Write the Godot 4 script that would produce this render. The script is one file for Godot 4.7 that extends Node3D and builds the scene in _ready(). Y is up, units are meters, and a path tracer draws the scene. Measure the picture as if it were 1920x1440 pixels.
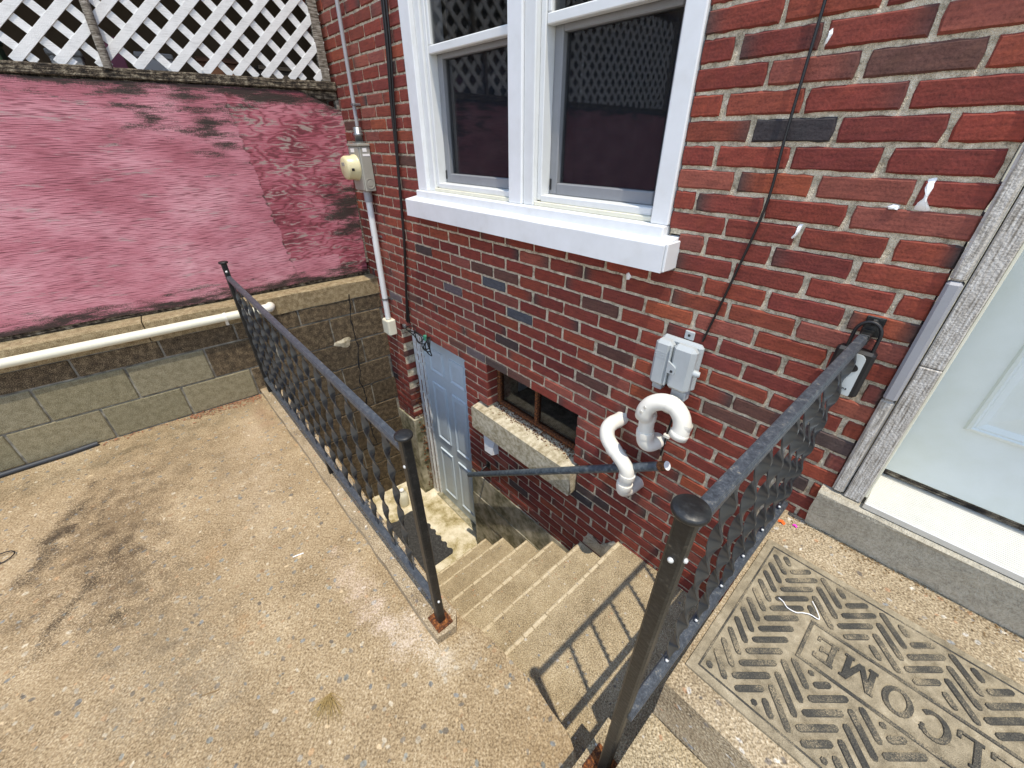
extends Node3D

# World: brick house front is the plane z = 0 facing +z, x runs right along it, y is up (y = 0 at the mortar bed under the big sill).
const COURSE := 0.0677
const STRETCH := 0.217
const SLAB := -1.37
const STOOP := -0.78
const FLOOR := -3.0
const CAM := Vector3(0.0, 0.4256, 1.4767)
const SUN := Vector3(-0.29, -1.0, -0.131)

var rng := RandomNumberGenerator.new()
var M := {}
var cam: Camera3D

# ---------------------------------------------------------------- node helpers
var taken := {}
func numbered(n: String) -> String:
	taken[n] = taken.get(n, -1) + 1
	return n if taken[n] == 0 else "%s_%03d" % [n, taken[n]]

func tag(o: Node, label: String, category: String, group := "", kind := "") -> Node:
	if label != "": o.set_meta("label", label)
	if category != "": o.set_meta("category", category)
	if group != "": o.set_meta("group", group)
	if kind != "": o.set_meta("kind", kind)
	return o

func thing(called: String, at: Vector3, label: String, category: String, group := "", turn := 0.0) -> Node3D:
	var o := Node3D.new()
	o.name = numbered(called)
	add_child(o)
	o.position = at
	o.rotation.y = turn
	tag(o, label, category, group)
	return o

func newst() -> SurfaceTool:
	var st := SurfaceTool.new()
	st.begin(Mesh.PRIMITIVE_TRIANGLES)
	st.set_smooth_group(-1)
	return st

func put(st: SurfaceTool, called: String, mat: Material, parent: Node = null) -> MeshInstance3D:
	st.generate_normals()
	var o := MeshInstance3D.new()
	o.mesh = st.commit()
	o.material_override = mat
	o.cast_shadow = GeometryInstance3D.SHADOW_CASTING_SETTING_ON
	if parent == null:
		o.name = numbered(called)
		add_child(o)
	else:
		o.name = called
		parent.add_child(o, true)
	return o

func structure(st: SurfaceTool, called: String, mat: Material) -> MeshInstance3D:
	var o := put(st, called, mat)
	o.set_meta("kind", "structure")
	return o

# ---------------------------------------------------------------- shape helpers
func tri(st: SurfaceTool, a: Vector3, b: Vector3, c: Vector3) -> void:
	st.add_vertex(a); st.add_vertex(b); st.add_vertex(c)

# a quad whose front looks away from the point "inside"
func quad(st: SurfaceTool, a: Vector3, b: Vector3, c: Vector3, d: Vector3, inside: Vector3) -> void:
	var n := (b - a).cross(d - a)
	if n.length_squared() < 1e-16: n = (c - b).cross(a - b)
	if n.dot((a + b + c + d) * 0.25 - inside) > 0.0:
		tri(st, a, c, b); tri(st, a, d, c)
	else:
		tri(st, a, b, c); tri(st, a, c, d)

func tri_out(st: SurfaceTool, a: Vector3, b: Vector3, c: Vector3, inside: Vector3) -> void:
	if (b - a).cross(c - a).dot((a + b + c) / 3.0 - inside) > 0.0: tri(st, a, c, b)
	else: tri(st, a, b, c)

# a box with chamfered edges between two corners, placed by a transform
func box(st: SurfaceTool, lo: Vector3, hi: Vector3, ch := 0.0, tf := Transform3D.IDENTITY) -> void:
	var c := (lo + hi) * 0.5
	var h := (hi - lo) * 0.5
	ch = minf(ch, minf(h.x, minf(h.y, h.z)) * 0.95)
	var ins: Vector3 = tf * c
	if ch <= 0.0:
		for ax in 3:
			for s in [-1.0, 1.0]:
				var u := (ax + 1) % 3
				var v := (ax + 2) % 3
				var p: Array[Vector3] = []
				for k in [[-1.0, -1.0], [1.0, -1.0], [1.0, 1.0], [-1.0, 1.0]]:
					var q := Vector3.ZERO
					q[ax] = s * h[ax]; q[u] = k[0] * h[u]; q[v] = k[1] * h[v]
					p.append(tf * (c + q))
				quad(st, p[0], p[1], p[2], p[3], ins)
		return
	var corner := func(ax: int, sx: float, sy: float, sz: float) -> Vector3:
		var q := Vector3(sx * (h.x - ch), sy * (h.y - ch), sz * (h.z - ch))
		q[ax] = [sx, sy, sz][ax] * h[ax]
		return tf * (c + q)
	for ax in 3:
		var u := (ax + 1) % 3
		var v := (ax + 2) % 3
		for s in [-1.0, 1.0]:
			var p: Array[Vector3] = []
			for k in [[-1.0, -1.0], [1.0, -1.0], [1.0, 1.0], [-1.0, 1.0]]:
				var sg := Vector3.ZERO
				sg[ax] = s; sg[u] = k[0]; sg[v] = k[1]
				p.append(corner.call(ax, sg.x, sg.y, sg.z))
			quad(st, p[0], p[1], p[2], p[3], ins)
		for su in [-1.0, 1.0]:
			for sv in [-1.0, 1.0]:
				var s0 := Vector3.ZERO
				var s1 := Vector3.ZERO
				s0[ax] = -1; s1[ax] = 1
				s0[u] = su; s1[u] = su; s0[v] = sv; s1[v] = sv
				quad(st, corner.call(u, s0.x, s0.y, s0.z), corner.call(u, s1.x, s1.y, s1.z), corner.call(v, s1.x, s1.y, s1.z), corner.call(v, s0.x, s0.y, s0.z), ins)
	for sx in [-1.0, 1.0]:
		for sy in [-1.0, 1.0]:
			for sz in [-1.0, 1.0]:
				tri_out(st, corner.call(0, sx, sy, sz), corner.call(1, sx, sy, sz), corner.call(2, sx, sy, sz), ins)

func smooth_path(pts: Array, n := 6) -> Array:
	var out := []
	for i in pts.size() - 1:
		var p0: Vector3 = pts[maxi(i - 1, 0)]
		var p1: Vector3 = pts[i]
		var p2: Vector3 = pts[i + 1]
		var p3: Vector3 = pts[mini(i + 2, pts.size() - 1)]
		for k in n:
			var t := float(k) / n
			out.append(p1.cubic_interpolate(p2, p0, p3, t))
	out.append(pts[-1])
	return out

# a round tube along points; radius may be a number or one number for each point
func tube(st: SurfaceTool, pts: Array, radius, seg := 12, capped := true) -> void:
	var rings := []
	var up := Vector3.UP
	var n := pts.size()
	var t0: Vector3 = (pts[1] - pts[0]).normalized()
	if absf(t0.dot(up)) > 0.95: up = Vector3.RIGHT
	var side := t0.cross(up).normalized()
	for i in n:
		var t: Vector3
		if i == 0: t = pts[1] - pts[0]
		elif i == n - 1: t = pts[n - 1] - pts[n - 2]
		else: t = (pts[i + 1] - pts[i]).normalized() + (pts[i] - pts[i - 1]).normalized()
		t = t.normalized()
		side = (side - t * side.dot(t)).normalized()
		var b := t.cross(side)
		var r: float = radius[i] if radius is Array else radius
		var ring := []
		for k in seg:
			var a := TAU * k / seg
			ring.append(pts[i] + (side * cos(a) + b * sin(a)) * r)
		rings.append(ring)
	st.set_smooth_group(1)
	for i in n - 1:
		var mid: Vector3 = (pts[i] + pts[i + 1]) * 0.5
		for k in seg:
			var k2 := (k + 1) % seg
			quad(st, rings[i][k], rings[i][k2], rings[i + 1][k2], rings[i + 1][k], mid)
	st.set_smooth_group(-1)
	if capped:
		for e in [0, n - 1]:
			var inner: Vector3 = pts[1] if e == 0 else pts[n - 2]
			for k in seg:
				tri_out(st, pts[e], rings[e][k], rings[e][(k + 1) % seg], inner)

# a profile of (radius, along) turned round an axis
func lathe(st: SurfaceTool, at: Vector3, axis: Vector3, prof: Array, seg := 20, smooth := true) -> void:
	axis = axis.normalized()
	var s := axis.cross(Vector3.UP if absf(axis.y) < 0.9 else Vector3.RIGHT).normalized()
	var b := axis.cross(s)
	st.set_smooth_group(1 if smooth else -1)
	var cen: Vector3 = at + axis * ((prof[0].y + prof[-1].y) * 0.5)
	for i in prof.size() - 1:
		for k in seg:
			var a0 := TAU * k / seg
			var a1 := TAU * (k + 1) / seg
			var p00: Vector3 = at + axis * prof[i].y + (s * cos(a0) + b * sin(a0)) * prof[i].x
			var p01: Vector3 = at + axis * prof[i].y + (s * cos(a1) + b * sin(a1)) * prof[i].x
			var p10: Vector3 = at + axis * prof[i + 1].y + (s * cos(a0) + b * sin(a0)) * prof[i + 1].x
			var p11: Vector3 = at + axis * prof[i + 1].y + (s * cos(a1) + b * sin(a1)) * prof[i + 1].x
			if prof[i].x < 1e-5: tri_out(st, p00, p11, p10, cen)
			elif prof[i + 1].x < 1e-5: tri_out(st, p00, p01, p10, cen)
			else: quad(st, p00, p01, p11, p10, cen)
	st.set_smooth_group(-1)

# a flat outline in the plane y = top, given as (x, z), pulled down to y = bottom
func slab(st: SurfaceTool, poly: PackedVector2Array, top: float, bottom: float, uvrect := Rect2(), ch := 0.0) -> void:
	var ids := Geometry2D.triangulate_polygon(poly)
	var cen := Vector3.ZERO
	for p in poly: cen += Vector3(p.x, (top + bottom) * 0.5, p.y) / poly.size()
	var inner := poly
	if ch > 0.0:
		var off := Geometry2D.offset_polygon(poly, -ch)
		if off.size() == 1 and off[0].size() == poly.size():
			inner = off[0]
			# line the two outlines up
			var best := 0
			for k in inner.size():
				if inner[k].distance_to(poly[0]) < inner[best].distance_to(poly[0]): best = k
			var re := PackedVector2Array()
			for k in inner.size(): re.append(inner[(k + best) % inner.size()])
			inner = re
			ids = Geometry2D.triangulate_polygon(inner)
	var uv := func(p: Vector2):
		if uvrect.size.x > 0.0: st.set_uv((p - uvrect.position) / uvrect.size)
	for i in range(0, ids.size(), 3):
		var a := inner[ids[i]]
		var b := inner[ids[i + 1]]
		var c := inner[ids[i + 2]]
		if (b - a).cross(c - a) < 0.0:
			var s := b
			b = c; c = s
		for q in [a, b, c]:
			uv.call(q)
			st.add_vertex(Vector3(q.x, top, q.y))
	var n := poly.size()
	for i in n:
		var a := poly[i]
		var b := poly[(i + 1) % n]
		var yt := top
		if inner != poly:
			var ia := inner[i]
			var ib := inner[(i + 1) % n]
			yt = top - ch
			uv.call(ia)
			var mid := Vector3((a.x + b.x) * 0.5, top - ch * 3.0, (a.y + b.y) * 0.5) * 0.9 + Vector3(cen.x, top - ch * 3.0, cen.z) * 0.1
			quad(st, Vector3(ia.x, top, ia.y), Vector3(ib.x, top, ib.y), Vector3(b.x, yt, b.y), Vector3(a.x, yt, a.y), mid)
		uv.call(a)
		var e := (b - a).normalized()
		var nrm := Vector3(e.y, 0, -e.x)
		var mid2 := Vector3((a.x + b.x) * 0.5, (yt + bottom) * 0.5, (a.y + b.y) * 0.5)
		var test := mid2 + nrm * 0.001
		var ins := mid2 - nrm
		if Geometry2D.is_point_in_polygon(Vector2(test.x, test.z), poly): ins = mid2 + nrm
		quad(st, Vector3(a.x, yt, a.y), Vector3(b.x, yt, b.y), Vector3(b.x, bottom, b.y), Vector3(a.x, bottom, a.y), ins)

# a flat outline in (x, y), front at z = front, pulled back by depth
func plate(st: SurfaceTool, poly: PackedVector2Array, front: float, depth: float) -> void:
	var ids := Geometry2D.triangulate_polygon(poly)
	var cen := Vector2.ZERO
	for p in poly: cen += p / poly.size()
	for i in range(0, ids.size(), 3):
		var a := poly[ids[i]]
		var b := poly[ids[i + 1]]
		var c := poly[ids[i + 2]]
		tri_out(st, Vector3(a.x, a.y, front), Vector3(b.x, b.y, front), Vector3(c.x, c.y, front), Vector3(a.x, a.y, front - 1))
	var n := poly.size()
	for i in n:
		var a := poly[i]
		var b := poly[(i + 1) % n]
		quad(st, Vector3(a.x, a.y, front), Vector3(b.x, b.y, front), Vector3(b.x, b.y, front - depth), Vector3(a.x, a.y, front - depth), Vector3(cen.x, cen.y, front - depth * 0.5))

# a flat bar twisted about its length, with straight ends
func twisted(st: SurfaceTool, foot: Vector3, head: Vector3, width: float, thick: float, turns: float, start: float) -> void:
	var n := 84
	var ax := (head - foot).normalized()
	var rings := []
	for i in n + 1:
		var t := float(i) / n
		var tt := clampf((t - 0.06) / 0.88, 0.0, 1.0)
		var a := start + tt * turns * TAU
		var w := Vector3(cos(a), 0, sin(a))
		var d := ax.cross(w).normalized()
		var p := foot.lerp(head, t)
		rings.append([p + w * width * 0.5 + d * thick * 0.5, p - w * width * 0.5 + d * thick * 0.5, p - w * width * 0.5 - d * thick * 0.5, p + w * width * 0.5 - d * thick * 0.5])
	for i in n:
		var mid: Vector3 = foot.lerp(head, (i + 0.5) / n)
		for k in 4:
			st.set_smooth_group(k + 1)
			quad(st, rings[i][k], rings[i][(k + 1) % 4], rings[i + 1][(k + 1) % 4], rings[i + 1][k], mid)
	st.set_smooth_group(-1)

# ---------------------------------------------------------------- textures
func grey(size: int, sd: int, freq: float, octaves := 4, kind := FastNoiseLite.TYPE_SIMPLEX_SMOOTH) -> PackedByteArray:
	var n := FastNoiseLite.new()
	n.seed = sd
	n.noise_type = kind
	n.frequency = freq
	n.fractal_octaves = octaves
	if octaves == 1: n.fractal_type = FastNoiseLite.FRACTAL_NONE
	var im := n.get_seamless_image(size, size, false, false, 0.1, true)
	im.convert(Image.FORMAT_L8)
	return im.get_data()

func streaks(w: int, h: int, sd: int, fx: float, fy: float, octaves := 4) -> PackedByteArray:
	var n := FastNoiseLite.new()
	n.seed = sd
	n.frequency = fy
	n.fractal_octaves = octaves
	var im := n.get_image(maxi(8, int(w * fx / fy)), h, false, false, true)
	im.convert(Image.FORMAT_L8)
	im.resize(w, h, Image.INTERPOLATE_CUBIC)
	return im.get_data()

func texture_of(img: Image) -> ImageTexture:
	img.generate_mipmaps()
	return ImageTexture.create_from_image(img)

# layers: [bytes, weight] added round 128 and looked up in a ramp of colours
func ramp_image(w: int, h: int, layers: Array, ramp: Gradient) -> Image:
	var lut := PackedByteArray()
	for i in 256:
		var c := ramp.sample(i / 255.0)
		lut.append(int(c.r * 255)); lut.append(int(c.g * 255)); lut.append(int(c.b * 255))
	var out := PackedByteArray()
	out.resize(w * h * 3)
	var la: PackedByteArray = layers[0][0]
	var wa: float = layers[0][1]
	var lb: PackedByteArray = layers[1][0] if layers.size() > 1 else la
	var wb: float = layers[1][1] if layers.size() > 1 else 0.0
	var lc: PackedByteArray = layers[2][0] if layers.size() > 2 else la
	var wc: float = layers[2][1] if layers.size() > 2 else 0.0
	var j := 0
	for i in w * h:
		var v := clampi(int(128.0 + (la[i] - 128) * wa + (lb[i] - 128) * wb + (lc[i] - 128) * wc), 0, 255) * 3
		out[j] = lut[v]; out[j + 1] = lut[v + 1]; out[j + 2] = lut[v + 2]
		j += 3
	return Image.create_from_data(w, h, false, Image.FORMAT_RGB8, out)

func white_noise(n: int, sd: int) -> PackedByteArray:
	var r := RandomNumberGenerator.new()
	r.seed = sd
	var out := PackedByteArray()
	out.resize(n)
	for i in n: out[i] = r.randi() & 255
	return out

func ramp(cols: Array) -> Gradient:
	var g := Gradient.new()
	var offs := PackedFloat32Array()
	var cs := PackedColorArray()
	for c in cols:
		offs.append(c[0]); cs.append(Color8(c[1], c[2], c[3]))
	g.offsets = offs
	g.colors = cs
	return g

func bumps(data: PackedByteArray, size: int, strength: float) -> ImageTexture:
	var im := Image.create_from_data(size, size, false, Image.FORMAT_L8, data)
	im.convert(Image.FORMAT_RGBA8)
	im.bump_map_to_normal_map(strength)
	return texture_of(im)

func mat(col: Color, rough := 0.8, metal := 0.0) -> StandardMaterial3D:
	var m := StandardMaterial3D.new()
	m.albedo_color = col
	m.roughness = rough
	m.metallic = metal
	return m

func cover(m: StandardMaterial3D, tex: Texture2D, metres: float, nrm: Texture2D = null, depth := 1.0) -> StandardMaterial3D:
	m.uv1_triplanar = true
	m.uv1_world_triplanar = true
	m.uv1_scale = Vector3.ONE / metres
	if tex: m.albedo_texture = tex
	if nrm:
		m.normal_enabled = true
		m.normal_texture = nrm
		m.normal_scale = depth
	return m

func s8(r: int, g: int, b: int) -> Color:
	return Color8(r, g, b)

# a concrete face with sand grain and stones of several colours; base and stones as sRGB
func aggregate(size: int, sd: int, base: Gradient, stones: Array, share: int, cell: float) -> Image:
	var fine := white_noise(size * size, sd)
	var mid := grey(size, sd + 1, 0.035, 4)
	var big := grey(size, sd + 2, 0.006, 3)
	var sand := grey(size, sd + 3, 0.3, 2)
	for i in sand.size(): sand[i] = clampi(128 + int((sand[i] - 128) * 0.8 + (fine[i] - 128) * 0.4), 0, 255)
	var im := ramp_image(size, size, [[sand, 1.0], [mid, 0.2], [big, 0.28]], base)
	var d := im.get_data()
	var r := RandomNumberGenerator.new()
	r.seed = sd + 5
	var count := int(size * size * share / 1000000.0)
	for k in count:
		var cx := r.randi() % size
		var cy := r.randi() % size
		var a := r.randf() * PI
		var ra := cell * r.randf_range(0.5, 1.6)
		var rb := ra * r.randf_range(0.45, 0.9)
		var c: Array = stones[r.randi() % stones.size()]
		var f := r.randf_range(0.85, 1.12)
		var ca := cos(a)
		var sa := sin(a)
		var ext := int(ceil(ra)) + 1
		for dy in range(-ext, ext + 1):
			for dx in range(-ext, ext + 1):
				var u := (dx * ca + dy * sa) / ra
				var v := (-dx * sa + dy * ca) / rb
				if u * u + v * v < 1.0:
					var i := (posmod(cy + dy, size) * size + posmod(cx + dx, size)) * 3
					var g := f * (0.9 + fine[(i / 3 + 77) % (size * size)] / 255.0 * 0.2)
					d[i] = clampi(int(d[i] * 0.2 + c[0] * 0.8 * g), 0, 255)
					d[i + 1] = clampi(int(d[i + 1] * 0.2 + c[1] * 0.8 * g), 0, 255)
					d[i + 2] = clampi(int(d[i + 2] * 0.2 + c[2] * 0.8 * g), 0, 255)
	return Image.create_from_data(size, size, false, Image.FORMAT_RGB8, d)

# ---------------------------------------------------------------- materials
func make_materials() -> void:
	var S := 512
	var fine := white_noise(S * S, 11)
	var n_fine := grey(S, 12, 0.12, 3)
	var n_mid := grey(S, 13, 0.03, 4)
	var n_big := grey(S, 14, 0.008, 4)
	var grain := bumps(n_fine, S, 3.0)
	var pits := bumps(fine, S, 2.0)
	M.grain = grain
	M.pits = pits
	# brick: the colour comes with each brick, the texture holds its sandy, drag-marked face
	var st1 := streaks(S, S, 21, 0.012, 0.11, 4)
	var bt := texture_of(ramp_image(S, S, [[st1, 0.6], [n_fine, 0.5], [fine, 0.3]], ramp([[0.0, 150, 140, 136], [0.3, 208, 202, 200], [0.6, 228, 226, 223], [0.85, 248, 240, 232], [1.0, 255, 255, 250]])))
	M.brick = cover(mat(Color.WHITE, 0.88), bt, 0.62, grain, 0.2)
	M.brick.vertex_color_use_as_albedo = true
	# mortar
	var mt := texture_of(ramp_image(S, S, [[fine, 0.35], [n_mid, 0.8], [n_fine, 0.5]], ramp([[0.0, 122, 112, 94], [0.4, 186, 174, 150], [0.7, 208, 196, 172], [1.0, 236, 226, 204]])))
	M.mortar = cover(mat(Color.WHITE, 0.95), mt, 0.7, pits, 0.8)
	# concretes
	var tan := ramp([[0.0, 98, 84, 64], [0.3, 138, 122, 96], [0.5, 163, 146, 118], [0.75, 186, 170, 142], [1.0, 216, 203, 178]])
	var stones := [[128, 132, 136], [205, 200, 188], [150, 144, 134], [186, 168, 138], [112, 104, 96], [190, 186, 178], [170, 132, 100]]
	M.concrete = cover(mat(Color.WHITE, 0.93), texture_of(aggregate(640, 31, tan, stones, 2600, 2.4)), 1.6, pits, 0.9)
	var worn := ramp([[0.0, 86, 76, 56], [0.3, 138, 123, 96], [0.5, 167, 151, 121], [0.75, 188, 173, 143], [1.0, 214, 202, 176]])
	M.step = cover(mat(Color.WHITE, 0.94), texture_of(aggregate(640, 41, worn, stones, 1200, 2.0)), 1.5, pits, 1.0)
	M.nosing = cover(mat(Color.WHITE, 0.92), texture_of(ramp_image(S, S, [[n_fine, 0.4], [fine, 0.35], [n_mid, 0.4]], ramp([[0.0, 132, 118, 92], [0.4, 192, 177, 147], [0.7, 210, 197, 169], [1.0, 228, 218, 196]]))), 0.7, pits, 0.6)
	var greyc := ramp([[0.0, 78, 74, 66], [0.35, 118, 114, 104], [0.6, 142, 138, 126], [1.0, 176, 172, 158]])
	M.parge = cover(mat(Color.WHITE, 0.95), texture_of(ramp_image(S, S, [[fine, 0.4], [n_mid, 0.6], [n_big, 0.6]], greyc)), 0.9, pits, 1.0)
	M.riser = cover(mat(Color.WHITE, 0.95), texture_of(ramp_image(S, S, [[n_fine, 0.5], [fine, 0.35], [n_mid, 0.35]], ramp([[0.0, 116, 110, 96], [0.4, 166, 159, 141], [0.65, 184, 177, 159], [1.0, 208, 201, 184]]))), 0.9, pits, 0.8)
	var moss := ramp([[0.0, 84, 82, 58], [0.3, 124, 120, 94], [0.5, 158, 152, 130], [0.7, 176, 170, 148], [1.0, 204, 196, 174]])
	M.foundation = cover(mat(Color.WHITE, 0.95), texture_of(ramp_image(S, S, [[fine, 0.4], [n_mid, 0.55], [n_big, 0.8]], moss)), 1.1, pits, 1.0)
	var flo := ramp([[0.0, 112, 100, 56], [0.25, 166, 152, 110], [0.5, 208, 198, 170], [0.8, 228, 220, 198], [1.0, 242, 236, 220]])
	M.wellfloor = cover(mat(Color.WHITE, 0.94), texture_of(ramp_image(S, S, [[fine, 0.45], [n_mid, 0.4], [n_big, 0.7]], flo)), 1.3, pits, 0.8)
	# concrete block: grainy grey-olive; the darker film of each block comes with its colour
	var blk := ramp([[0.0, 92, 84, 66], [0.3, 158, 150, 126], [0.5, 196, 190, 168], [0.75, 218, 212, 192], [1.0, 240, 236, 220]])
	M.block = cover(mat(Color.WHITE, 0.96), texture_of(ramp_image(S, S, [[fine, 0.5], [n_mid, 0.3], [grey(S, 17, 0.32, 2), 0.7]], blk)), 0.8, pits, 1.2)
	M.block.vertex_color_use_as_albedo = true
	var film := ramp([[0.0, 34, 28, 21], [0.34, 72, 62, 50], [0.52, 108, 97, 80], [0.68, 148, 136, 114], [1.0, 214, 202, 178]])
	M.filmed = cover(mat(Color.WHITE, 0.97), texture_of(ramp_image(S, S, [[grey(S, 15, 0.3, 2), 0.9], [fine, 0.6], [n_mid, 0.45]], film)), 0.9, pits, 1.3)
	M.filmed.vertex_color_use_as_albedo = true
	var capr := ramp([[0.0, 66, 52, 32], [0.3, 122, 104, 72], [0.5, 152, 134, 102], [0.75, 180, 164, 130], [1.0, 212, 200, 168]])
	M.cap = cover(mat(Color.WHITE, 0.96), texture_of(ramp_image(S, S, [[grey(S, 16, 0.3, 2), 0.8], [fine, 0.5], [n_mid, 0.45]], capr)), 0.8, pits, 1.2)
	var ledge := ramp([[0.0, 120, 106, 78], [0.3, 168, 156, 126], [0.55, 200, 190, 164], [1.0, 232, 226, 206]])
	M.ledge = cover(mat(Color.WHITE, 0.95), texture_of(ramp_image(S, S, [[fine, 0.6], [n_mid, 0.6], [n_big, 0.4]], ledge)), 0.6, pits, 1.2)
	# timber
	var wood := streaks(S, S, 51, 0.008, 0.16, 5)
	var wtex := texture_of(ramp_image(S, S, [[wood, 1.0], [n_mid, 0.4], [fine, 0.2]], ramp([[0.0, 40, 34, 27], [0.3, 82, 74, 64], [0.5, 124, 116, 104], [0.8, 160, 154, 144], [1.0, 190, 186, 178]])))
	var wimg := ramp_image(S, S, [[wood, 1.0], [n_mid, 0.4], [fine, 0.2]], ramp([[0.0, 112, 104, 92], [0.25, 154, 147, 136], [0.5, 182, 176, 166], [0.8, 202, 198, 190], [1.0, 218, 215, 208]]))
	wimg.rotate_90(CLOCKWISE)
	M.jamb = cover(mat(Color.WHITE, 0.85), texture_of(wimg), 0.5, grain, 0.6)
	M.timber = cover(mat(Color.WHITE, 0.9), wtex, 0.6, grain, 0.8)
	var rot := texture_of(ramp_image(S, S, [[wood, 0.9], [n_mid, 0.9], [fine, 0.3]], ramp([[0.0, 16, 13, 9], [0.35, 44, 36, 27], [0.55, 86, 76, 62], [0.75, 124, 114, 96], [1.0, 158, 150, 132]])))
	M.rotten = cover(mat(Color.WHITE, 0.95), rot, 0.7, grain, 1.2)
	# paints, plastics and metals
	var faint := texture_of(ramp_image(S, S, [[n_mid, 0.35], [n_big, 0.6], [fine, 0.05]], ramp([[0.0, 238, 237, 233], [0.35, 247, 247, 245], [0.7, 252, 252, 251], [1.0, 255, 255, 255]])))
	M.faint = faint
	M.white_trim = cover(mat(s8(226, 228, 230), 0.45), faint, 0.9)
	M.vinyl = cover(mat(s8(220, 222, 222), 0.4), faint, 1.1)
	M.sash = cover(mat(s8(132, 134, 138), 0.5), faint, 0.7)
	M.pvc = cover(mat(s8(232, 229, 219), 0.38), faint, 0.5)
	M.old_pvc = cover(mat(s8(222, 219, 200), 0.45), faint, 0.7)
	M.grey_plastic = cover(mat(s8(176, 182, 184), 0.5), faint, 0.4, grain, 0.15)
	M.meter_grey = cover(mat(s8(164, 162, 152), 0.5, 0.15), faint, 0.4)
	M.meter_cream = cover(mat(s8(214, 204, 162), 0.3), faint, 0.4)
	M.lattice = cover(mat(s8(232, 232, 230), 0.55), texture_of(ramp_image(S, S, [[streaks(S, S, 61, 0.01, 0.2, 3), 0.5], [fine, 0.1], [n_big, 0.3]], ramp([[0.0, 190, 190, 188], [0.5, 240, 240, 240], [1.0, 255, 255, 255]]))), 0.4, grain, 0.4)
	var scuffed := texture_of(ramp_image(S, S, [[n_fine, 0.55], [n_mid, 0.6], [fine, 0.35]], ramp([[0.0, 22, 23, 23], [0.55, 34, 35, 35], [0.75, 46, 47, 46], [0.9, 78, 75, 68], [1.0, 120, 104, 84]])))
	M.iron = cover(mat(Color.WHITE, 0.42, 0.2), scuffed, 0.8, grain, 0.15)
	M.bar = cover(mat(s8(92, 98, 106), 0.28, 0.75), faint, 0.5)
	var dusty := texture_of(ramp_image(S, S, [[n_fine, 0.6], [n_mid, 0.6], [fine, 0.4]], ramp([[0.0, 46, 51, 57], [0.5, 70, 76, 83], [0.72, 88, 94, 101], [0.88, 122, 120, 112], [1.0, 172, 154, 126]])))
	M.rail = cover(mat(Color.WHITE, 0.45, 0.2), dusty, 0.42, grain, 0.1)
	M.rust = cover(mat(Color.WHITE, 0.95), texture_of(ramp_image(S, S, [[fine, 0.5], [n_mid, 0.9], [n_fine, 0.5]], ramp([[0.0, 40, 24, 14], [0.35, 78, 44, 24], [0.6, 122, 70, 32], [0.85, 166, 100, 44], [1.0, 186, 136, 84]]))), 0.3, pits, 1.2)
	M.steel_paint = cover(mat(Color.WHITE, 0.45, 0.3), texture_of(ramp_image(S, S, [[n_mid, 1.0], [n_fine, 0.3], [fine, 0.2]], ramp([[0.0, 44, 54, 60], [0.5, 82, 94, 104], [0.75, 112, 122, 126], [1.0, 150, 152, 146]]))), 0.5)
	M.galv = mat(s8(150, 154, 156), 0.4, 0.8)
	M.bolt = mat(s8(205, 206, 204), 0.4, 0.3)
	M.black = mat(s8(22, 22, 24), 0.5)
	M.cable = mat(s8(18, 18, 20), 0.45)
	M.hose = cover(mat(s8(46, 50, 56), 0.55), faint, 0.3)
	M.door = cover(mat(s8(216, 221, 217), 0.55), texture_of(ramp_image(S, S, [[n_mid, 0.35], [n_big, 0.45], [fine, 0.1]], ramp([[0.0, 222, 221, 210], [0.2, 242, 243, 239], [0.6, 249, 250, 250], [1.0, 255, 255, 255]]))), 1.2)
	M.blue_door = cover(mat(s8(198, 211, 219), 0.5), texture_of(ramp_image(S, S, [[n_mid, 0.35], [n_big, 0.4], [fine, 0.1]], ramp([[0.0, 222, 216, 200], [0.25, 242, 243, 242], [0.7, 251, 252, 254], [1.0, 255, 255, 255]]))), 1.0)
	var peeling := texture_of(ramp_image(S, S, [[n_mid, 0.7], [n_fine, 0.35], [fine, 0.15]], ramp([[0.0, 120, 84, 48], [0.12, 186, 168, 138], [0.24, 206, 206, 200], [0.6, 218, 222, 224], [1.0, 236, 238, 240]])))
	M.old_white = cover(mat(Color.WHITE, 0.7), peeling, 0.8)
	M.trim_grey = cover(mat(s8(156, 156, 160), 0.4), faint, 0.8)
	M.alu = cover(mat(s8(224, 222, 214), 0.35, 0.35), faint, 0.5)
	M.dark = mat(s8(20, 20, 22), 0.9)
	M.room = mat(s8(122, 118, 112), 0.95)
	M.shade_shell = cover(mat(s8(120, 104, 86), 0.9), faint, 1.0)
	M.caulk = mat(s8(240, 240, 238), 0.4)
	M.rubber = cover(mat(Color.WHITE, 0.9), texture_of(ramp_image(S, S, [[fine, 0.9], [n_mid, 0.3], [n_fine, 0.2]], ramp([[0.0, 20, 20, 20], [0.6, 50, 50, 50], [0.86, 84, 84, 84], [1.0, 150, 150, 148]]))), 0.5, pits, 0.8)
	M.mat_rib = cover(mat(Color.WHITE, 0.92), texture_of(ramp_image(S, S, [[fine, 0.8], [n_big, 1.1], [n_fine, 0.3]], ramp([[0.0, 50, 49, 46], [0.45, 72, 70, 63], [0.62, 92, 87, 75], [0.8, 124, 113, 92], [1.0, 160, 145, 117]]))), 0.55, pits, 0.9)
	M.mat_dust = cover(mat(Color.WHITE, 0.95), texture_of(ramp_image(S, S, [[fine, 0.45], [n_mid, 0.5], [n_big, 0.5]], ramp([[0.0, 98, 89, 72], [0.4, 140, 129, 106], [0.7, 160, 148, 124], [1.0, 188, 175, 150]]))), 0.5, pits, 0.7)
	M.pane = mat(Color(0.03, 0.04, 0.045, 0.34), 0.02)
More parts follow.
